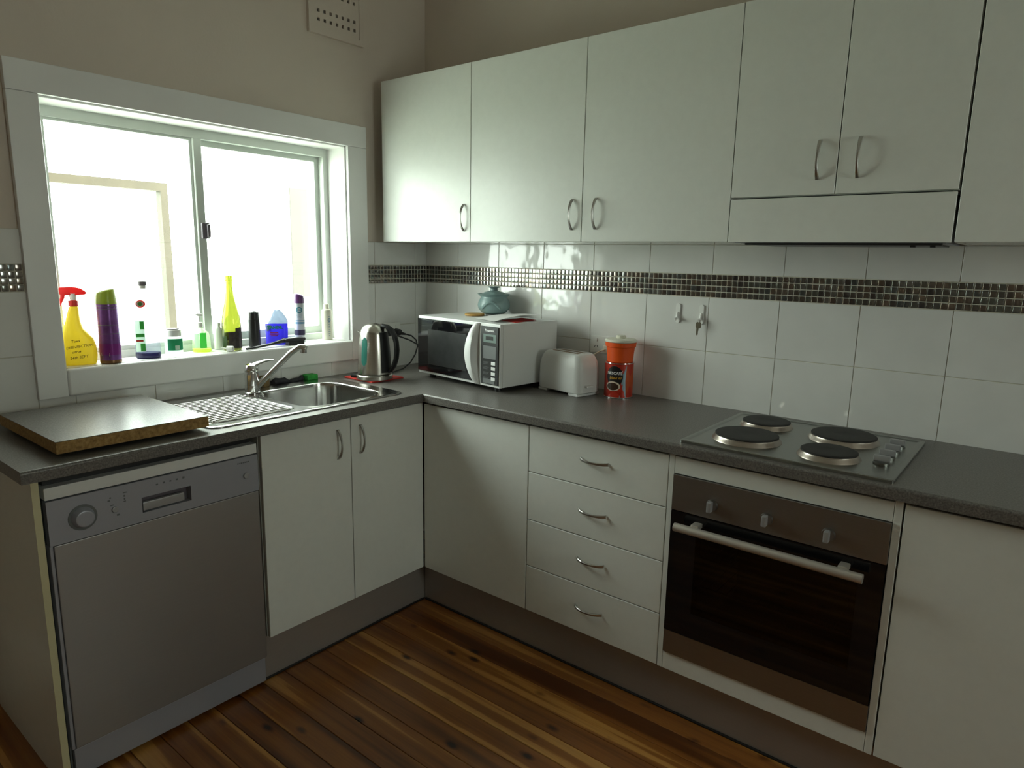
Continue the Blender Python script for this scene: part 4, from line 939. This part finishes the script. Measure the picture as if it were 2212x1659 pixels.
# clear dishwashing liquid
t, P = sthing('detergent_bottle', 'clear dishwashing liquid bottle with a little blue liquid and grey cap', 'bottle', -0.045, -1.322)
def squircle(prof, seg=28, e=0.8, th0=0.0):
    return [[(cx+hx_*math.copysign(abs(math.cos(a))**e, math.cos(a)), hy_*math.copysign(abs(math.sin(a))**e, math.sin(a)), z) for a in [2*math.pi*k/seg for k in range(seg)]] for z, cx, hx_, hy_ in prof]
db = P('bottle', B().loops(squircle([(0.0, 0, 0.036, 0.021), (0.004, 0, 0.041, 0.025), (0.06, 0, 0.040, 0.025), (0.12, 0, 0.036, 0.024), (0.165, 0, 0.030, 0.022), (0.20, -0.002, 0.022, 0.018), (0.225, -0.003, 0.013, 0.013), (0.245, -0.003, 0.012, 0.012)])), 'clear_plastic', smooth=60)
P('blue_liquid', B().loops(squircle([(0.0015, 0, 0.036, 0.021), (0.005, 0, 0.0398, 0.0238), (0.021, 0, 0.0398, 0.0238)])), 'liquid_blue', db, smooth=60, label='dark blue liquid left in the bottom')
P('cap', B().lathe([(0.013, 0.0), (0.0145, 0.001), (0.0140, 0.014), (0.012, 0.015)], (-0.003, 0, 0.2555), 22), 'cap_grey')
P('cap_stem', B().lathe([(0.0115, 0), (0.0115, 0.0105)], (-0.003, 0, 0.2452), 22), 'plastic_white')
lb = P('front_label', B().poly(quad(-0.036, -0.006, 0.026, 0.135), 0.0008, FR).xf(Matrix.Translation((0, -0.0255, 0))), 'label_pale', db, smooth=0)
for u0, u1, v0, v1, m_ in ((-0.022, -0.007, 0.028, 0.055, 'label_green'), (-0.034, -0.008, 0.078, 0.090, 'label_green'), (-0.020, -0.007, 0.105, 0.132, 'label_green'), (-0.034, -0.012, 0.062, 0.068, 'label_red')):
    P('printed_patch', B().poly(quad(u0, u1, v0, v1), 0.0006, FR).xf(Matrix.Translation((0, -0.0264, 0))), m_, lb, smooth=0)
lg = P('logo', B().poly(oval(-0.013, 0.193, 0.0155, 0.013), 0.0008, FR).xf(Matrix.Translation((0, -0.0215, 0))), 'label_red', db, smooth=0)
P('logo_ring', B().poly(oval(-0.014, 0.193, 0.0115, 0.0095), 0.0006, FR).xf(Matrix.Translation((0, -0.0224, 0))), 'label_pale', lg, smooth=0)
P('logo_leaf', B().poly([(-0.014+(0.008 if i % 2 else 0.0055)*math.cos(i*math.pi/8), 0.193+(0.008 if i % 2 else 0.0055)*math.sin(i*math.pi/8)) for i in range(16)], 0.0006, FR).xf(Matrix.Translation((0, -0.0231, 0))), 'label_green', lg, smooth=0)
# small jar with a green label
t, P = sthing('cream_jar', 'small clear jar with a dark green label and pale lid', 'jar', -0.055, -1.226)
jb = P('jar', B().lathe([(0.026, 0), (0.030, 0.003), (0.0305, 0.06), (0.028, 0.066), (0.026, 0.070)], (0, 0, 0), 32), 'frosted_plastic')
P('label', B().loops([[((0.0312)*math.cos(R(a)), (0.0312)*math.sin(R(a)), z) for a in range(-130, -19, 10)]+[((0.0308)*math.cos(R(a)), (0.0308)*math.sin(R(a)), z) for a in range(-20, -131, -10)] for z in (0.020, 0.062)]), 'label_teal', jb, smooth=60)
P('label_panel', B().poly(quad(0.004, 0.018, 0.022, 0.038), 0.0006, lambda u, v, w: (u, -math.sqrt(max(0, 0.0313**2-u*u))-w, v)), 'label_pale', jb, smooth=0)
P('lid', B().lathe([(0.027, 0.0), (0.0275, 0.001), (0.0270, 0.022), (0.025, 0.024)], (0, 0, 0.0705), 30), 'plastic_white')
P('lid_disc', B().lathe([(0.0225, 0.0), (0.0225, 0.003)], (-0.002, 0, 0.0948), 28), 'cap_grey')
# hand soap pump
t, P = sthing('soap_dispenser', 'clear pump bottle of hand soap with a green label', 'soap dispenser', -0.070, -1.115)
sb2 = P('bottle', B().loops(squircle([(0.0, 0, 0.030, 0.019), (0.004, 0, 0.034, 0.022), (0.05, 0, 0.031, 0.021), (0.072, 0, 0.027, 0.019), (0.085, -0.002, 0.014, 0.013), (0.092, -0.003, 0.010, 0.010)])), 'soap_clear', smooth=60)
P('soap_rest', B().loops(squircle([(0.0015, 0, 0.029, 0.018), (0.004, 0, 0.0328, 0.0208), (0.013, 0, 0.0325, 0.0206)])), 'soap_yellow', sb2, smooth=60)
P('label', B().poly(quad(-0.005, 0.018, 0.016, 0.074), 0.0008, FR).xf(Matrix.Translation((0, -0.0222, 0))), 'label_green', sb2, smooth=0)
P('label', B().poly(quad(-0.024, -0.006, 0.018, 0.072), 0.0006, FR).xf(Matrix.Translation((0, -0.0222, 0))), 'label_pale', sb2, smooth=0)
pm_ = P('pump_collar', B().lathe([(0.011, 0.0), (0.0125, 0.001), (0.0115, 0.020), (0.005, 0.022)], (-0.003, 0, 0.0922), 22), 'plastic_white')
P('pump_stem', B().cyl((-0.003, 0, 0.1142), (0, 0, 1), 0.0035, 0.022, 12), 'plastic_white', pm_)
P('pump_head', B().poly([(-0.018, 0.003), (-0.004, 0.0), (0.008, 0.0), (0.012, 0.004), (0.006, 0.009), (-0.010, 0.009), (-0.018, 0.006)], 0.012, lambda u, v, w: (u, w-0.006, 0.1358+v)), 'plastic_white', pm_)
# white bottle behind
t, P = sthing('lotion_bottle', 'plain white round-shouldered bottle behind the hand soap', 'bottle', -0.088, -1.035)
P('bottle', B().loops(squircle([(0.0, 0, 0.017, 0.012), (0.003, 0, 0.019, 0.014), (0.06, 0, 0.019, 0.014), (0.078, 0, 0.016, 0.012), (0.086, 0, 0.008, 0.008), (0.090, 0, 0.007, 0.007)])), 'plastic_white', smooth=60)
P('cap', B().lathe([(0.008, 0), (0.0085, 0.012), (0.007, 0.014)], (0, 0, 0.0902), 16), 'plastic_white')
# loose nozzle lying on the sill
t, P = sthing('spray_nozzle', 'small loose clear plastic nozzle lying by the green bottle', 'nozzle', -0.004, -1.050)
P('nozzle_cap', B().tube([(0.0, 0, 0.0115), (0.020, -0.006, 0.0115), (0.024, -0.007, 0.0115)], 0.011, 14, [0.0112, 0.0112, 0.008]), 'plastic_white')
P('nozzle_tube', B().tube([(-0.022, 0.006, 0.016), (-0.010, 0.003, 0.014), (-0.0005, 0, 0.012)], 0.0025, 8), 'plastic_white')
# green glass bottle
t, P = sthing('glass_bottle', 'tall empty olive green glass bottle with a dark label', 'bottle', -0.040, -1.008)
outer = [(0.030, 0.0), (0.034, 0.003), (0.0355, 0.010), (0.0355, 0.095), (0.0345, 0.115), (0.030, 0.145), (0.023, 0.175), (0.0165, 0.205), (0.0135, 0.235), (0.0128, 0.266), (0.0148, 0.268), (0.0150, 0.273), (0.0135, 0.276), (0.0142, 0.285), (0.0135, 0.287)]
inner = [(r_-0.0028, z) for r_, z in reversed(outer[2:])]
gb = P('bottle', B().lathe(outer+[(0.0115, 0.287)]+inner[1:-1]+[(0.031, 0.008), (0.012, 0.014), (0.001, 0.016)], (0, 0, 0), 40), 'bottle_glass', smooth=70)
P('label', B().loops([[(0.0359*math.cos(R(a)), 0.0359*math.sin(R(a)), z1) for a in range(-110, 31, 10)]+[(0.0356*math.cos(R(a)), 0.0356*math.sin(R(a)), z1) for a in range(30, -111, -10)] for z1 in (0.010, 0.03, 0.052, 0.072)]), 'bottle_label', gb, smooth=60, label='dark patterned label')
P('label', B().loops([[(0.0359*math.cos(R(a)), 0.0359*math.sin(R(a)), z1) for a in range(-68, 31, 7)]+[(0.0356*math.cos(R(a)), 0.0356*math.sin(R(a)), z1) for a in range(30, -69, -7)] for z1 in (0.0722, 0.088)]), 'bottle_label', gb, smooth=60)
P('label_dark_side', B().loops([[(0.0359*math.cos(R(a)), 0.0359*math.sin(R(a)), z1) for a in range(-180, -110, 10)]+[(0.0356*math.cos(R(a)), 0.0356*math.sin(R(a)), z1) for a in range(-120, -181, -10)] for z1 in (0.010, 0.056)]), 'bottle_dark', gb, smooth=60)  # dark green band beside the label, round the left side
# black bottle
t, P = sthing('shampoo_bottle', 'black cylindrical bottle with a silver topped cap', 'bottle', -0.066, -0.897)
P('bottle', B().lathe([(0.020, 0), (0.0225, 0.002), (0.0225, 0.108), (0.0215, 0.110)], (0, 0, 0), 32), 'black_plastic')
cpb = P('cap', B().lathe([(0.0210, 0), (0.0215, 0.001), (0.0205, 0.028), (0.019, 0.030)], (0, 0, 0.1104), 32), 'black_plastic')
P('cap_dome', B().lathe([(0.012, 0), (0.010, 0.004), (0.005, 0.0065), (0.001, 0.007)], (0.001, 0, 0.1406), 22), 'silver_plastic_light', cpb)
lettering('GARNIER', 0.006, 'print_white', t.children[0], lambda u, v, w: (0.0226*math.sin(u/0.0226), -(0.0227+w)*math.cos(u/0.0226), 0.070+v)) if False else None
# blue refill pouch
t, P = sthing('refill_pouch', 'blue laundry refill pouch with a clear crinkled top', 'pouch', -0.075, -0.790)
rings = []
for z, w_, d_ in ((0.0, 0.040, 0.016), (0.004, 0.043, 0.020), (0.04, 0.044, 0.018), (0.075, 0.045, 0.012), (0.086, 0.045, 0.008)):
    rings.append([(w_*math.copysign(abs(math.cos(a))**0.6, math.cos(a)), d_*math.copysign(abs(math.sin(a))**0.8, math.sin(a))*(1+0.05*math.sin(5*a)), z) for a in [2*math.pi*k/28 for k in range(28)]])
pbk = P('pouch', B().loops(rings), 'pouch_blue', smooth=60)
rings = []
for i, (z, w_, d_) in enumerate(((0.0865, 0.040, 0.008), (0.10, 0.036, 0.012), (0.115, 0.028, 0.010), (0.132, 0.018, 0.006), (0.142, 0.010, 0.002))):
    rings.append([(0.006+w_*math.cos(a)*(1+0.08*math.sin(3*a+i)), d_*math.sin(a)*(1+0.25*math.sin(4*a+2*i)), z+0.003*math.sin(3*a+i) if i else z) for a in [2*math.pi*k/28 for k in range(28)]])
P('clear_top', B().loops(rings), 'pouch_clear', smooth=20)
lettering('TANDIL', 0.017, 'print_green', pbk, lambda u, v, w: FR(-0.006+u, 0.071+v, 0.0150+w), 0, 0.0012)
for i, (w_, z) in enumerate(((0.016, 0.050), (0.019, 0.044), (0.014, 0.038))):
    P('printed_stripe', B().poly(quad(-0.010-w_, -0.010+w_, z-0.002, z+0.002), 0.0005, FR).xf(Matrix.Translation((0, -0.0190, 0))), 'label_red', pbk, smooth=0)
P('pale_panel', B().poly(quad(-0.040, -0.022, 0.056, 0.082), 0.0005, FR).xf(Matrix.Translation((0, -0.0125, 0))), 'pouch_clear', pbk, smooth=0)
# dish brush lying along the sill
t = thing('dish_brush', 'long black dish brush lying along the front of the sill', 'brush', (-0.012, -0.82, SZ))
part('brush_handle', B().tube([(0.004, -0.975, SZ+0.0045), (-0.002, -0.93, SZ+0.006), (-0.010, -0.86, SZ+0.012), (-0.016, -0.81, SZ+0.019), (-0.018, -0.790, SZ+0.021)], 0.005, 10, [0.0042, 0.005, 0.0055, 0.008, 0.010]), 'black_plastic', t)
hb_ = B().box(-0.036, 0.000, -0.796, -0.700, SZ+0.014, SZ+0.030, 0.006, 3); part('brush_head', hb_, 'black_plastic', t)
part('bristles', B().box(-0.032, -0.004, -0.780, -0.706, SZ, SZ+0.0145, 0.002), 'black_plastic', t)
# air freshener can
t, P = sthing('aerosol_can', 'slim silver aerosol can with a purple cap on the window sill', 'spray can', -0.085, -0.672)
P('can', B().lathe([(0.0205, 0), (0.0222, 0.002), (0.0222, 0.162), (0.021, 0.166)], (0, 0, 0), 32), 'can_silver')
sl = t.children[0]
P('printed_band', B().lathe([(0.0224, 0.030), (0.0225, 0.031), (0.0225, 0.052), (0.0224, 0.053)], (0, 0, 0), 32, False, False), 'can_navy', sl)
P('printed_band', B().lathe([(0.0224, 0.078), (0.0225, 0.079), (0.0225, 0.086), (0.0224, 0.087)], (0, 0, 0), 32, False, False), 'print_blue', sl)
P('printed_band', B().lathe([(0.0224, 0.091), (0.0225, 0.0915), (0.0225, 0.094), (0.0224, 0.0945)], (0, 0, 0), 32, False, False), 'print_blue', sl)
cyw = lambda u, v, w: ((0.0223+w)*math.sin(u/0.0223), -(0.0223+w)*math.cos(u/0.0223), v)
b = B(); rings = [[cyw(0.0+0.0135*s_*math.cos(2*math.pi*i/24), 0.138+0.0135*s_*math.sin(2*math.pi*i/24), 0.0005) for i in range(24)] for s_ in (0.62, 0.8, 1.0)]
b.loops(rings, False, False); P('printed_circle', b, 'print_teal', sl, smooth=60)
P('printed_bar', B().poly(quad(-0.009, 0.009, 0.1355, 0.1405), 0.0005, cyw), 'print_teal', sl, smooth=0)
for v_, w_ in ((0.116, 0.014), (0.108, 0.009)): P('printed_line', B().poly(quad(-w_, w_, v_-0.0015, v_+0.0015), 0.0005, cyw), 'print_blue', sl, smooth=0)
rings = [[(r_*math.cos(2*math.pi*i/30), r_*math.sin(2*math.pi*i/30), z+s_*math.cos(2*math.pi*i/30)) for i in range(30)] for z, r_, s_ in ((0.1664, 0.0222, 0), (0.180, 0.0218, 0), (0.196, 0.0205, -0.003), (0.203, 0.017, -0.004), (0.206, 0.008, -0.003))]
P('cap', B().loops(rings), 'cap_purple', smooth=60)
# cream flip-top bottle
t, P = sthing('lotion_bottle', 'cream plastic bottle with a narrow cap at the end of the sill', 'bottle', -0.066, -0.545)
cb2 = P('bottle', B().lathe([(0.020, 0), (0.0222, 0.002), (0.0222, 0.126), (0.020, 0.133), (0.012, 0.136)], (0, 0, 0), 32), 'plastic_cream')
P('cap', B().lathe([(0.0115, 0), (0.012, 0.001), (0.0115, 0.020), (0.010, 0.022)], (-0.001, 0, 0.1364), 24), 'plastic_cream')
cy2 = lambda u, v, w: ((0.0223+w)*math.sin(u/0.0223), -(0.0223+w)*math.cos(u/0.0223), v)
for i in range(11):
    w_ = 0.003+0.003*((i*7) % 5)/5; z = 0.020+i*0.0085
    P('printed_line', B().poly(quad(0.010-w_, 0.010+w_, z-0.001, z+0.001), 0.0004, cy2), 'print_blue', cb2, smooth=0)
b = B(); rings = [[cy2(0.010+0.007*s_*math.cos(2*math.pi*i/20), 0.088+0.007*s_*math.sin(2*math.pi*i/20), 0.0005) for i in range(20)] for s_ in (0.55, 1.0)]
b.loops(rings, False, False); P('printed_emblem', b, 'print_blue', cb2, smooth=60)

# ================================================================ OUTSIDE THE WINDOW
tag(part('ground', B().box(-14, -0.21, -12, 12, -0.25, -0.15), 'outdoor_paving', smooth=0), 'pale paving outside the window', 'ground', kind='structure')
sc_ = thing('porch_window', 'brown framed glazed screen outside the kitchen window', 'window', (-1.6, -1.35, -0.15))
f_ = B(); f_.prism([-2.30, -2.26, -1.42, -1.38, -0.545, -0.505], [-0.15, 0.0, 1.755, 1.80], lambda i, j: not (i in (1, 3) and j == 1), -1.63, -1.57, lambda u, v, w: (w, u, v))
part('screen_frame', f_, 'outdoor_brown', sc_, smooth=0)
part('pane', B().box(-1.602, -1.598, -2.26, -1.42, 0.0, 1.755), 'window_glass', sc_, smooth=0)
part('pane', B().box(-1.602, -1.598, -1.38, -0.545, 0.0, 1.755), 'window_glass', sc_, smooth=0)
pw = thing('porch_wall', 'white porch wall with a beige panelled door seen through the window', 'wall', (-1.7, 0.5, -0.15))
part('wall_panel', B().box(-1.80, -1.66, -0.10, 1.4, -0.15, 1.97), 'outdoor_white', pw, smooth=0)
dp = part('door', B().box(-1.66, -1.635, 0.20, 1.0, -0.14, 1.90, 0.004), 'outdoor_white', pw)
part('door_panel', B().box(-1.635, -1.629, 0.325, 0.462, 1.13, 1.852, 0.002, 1), 'outdoor_beige', dp)
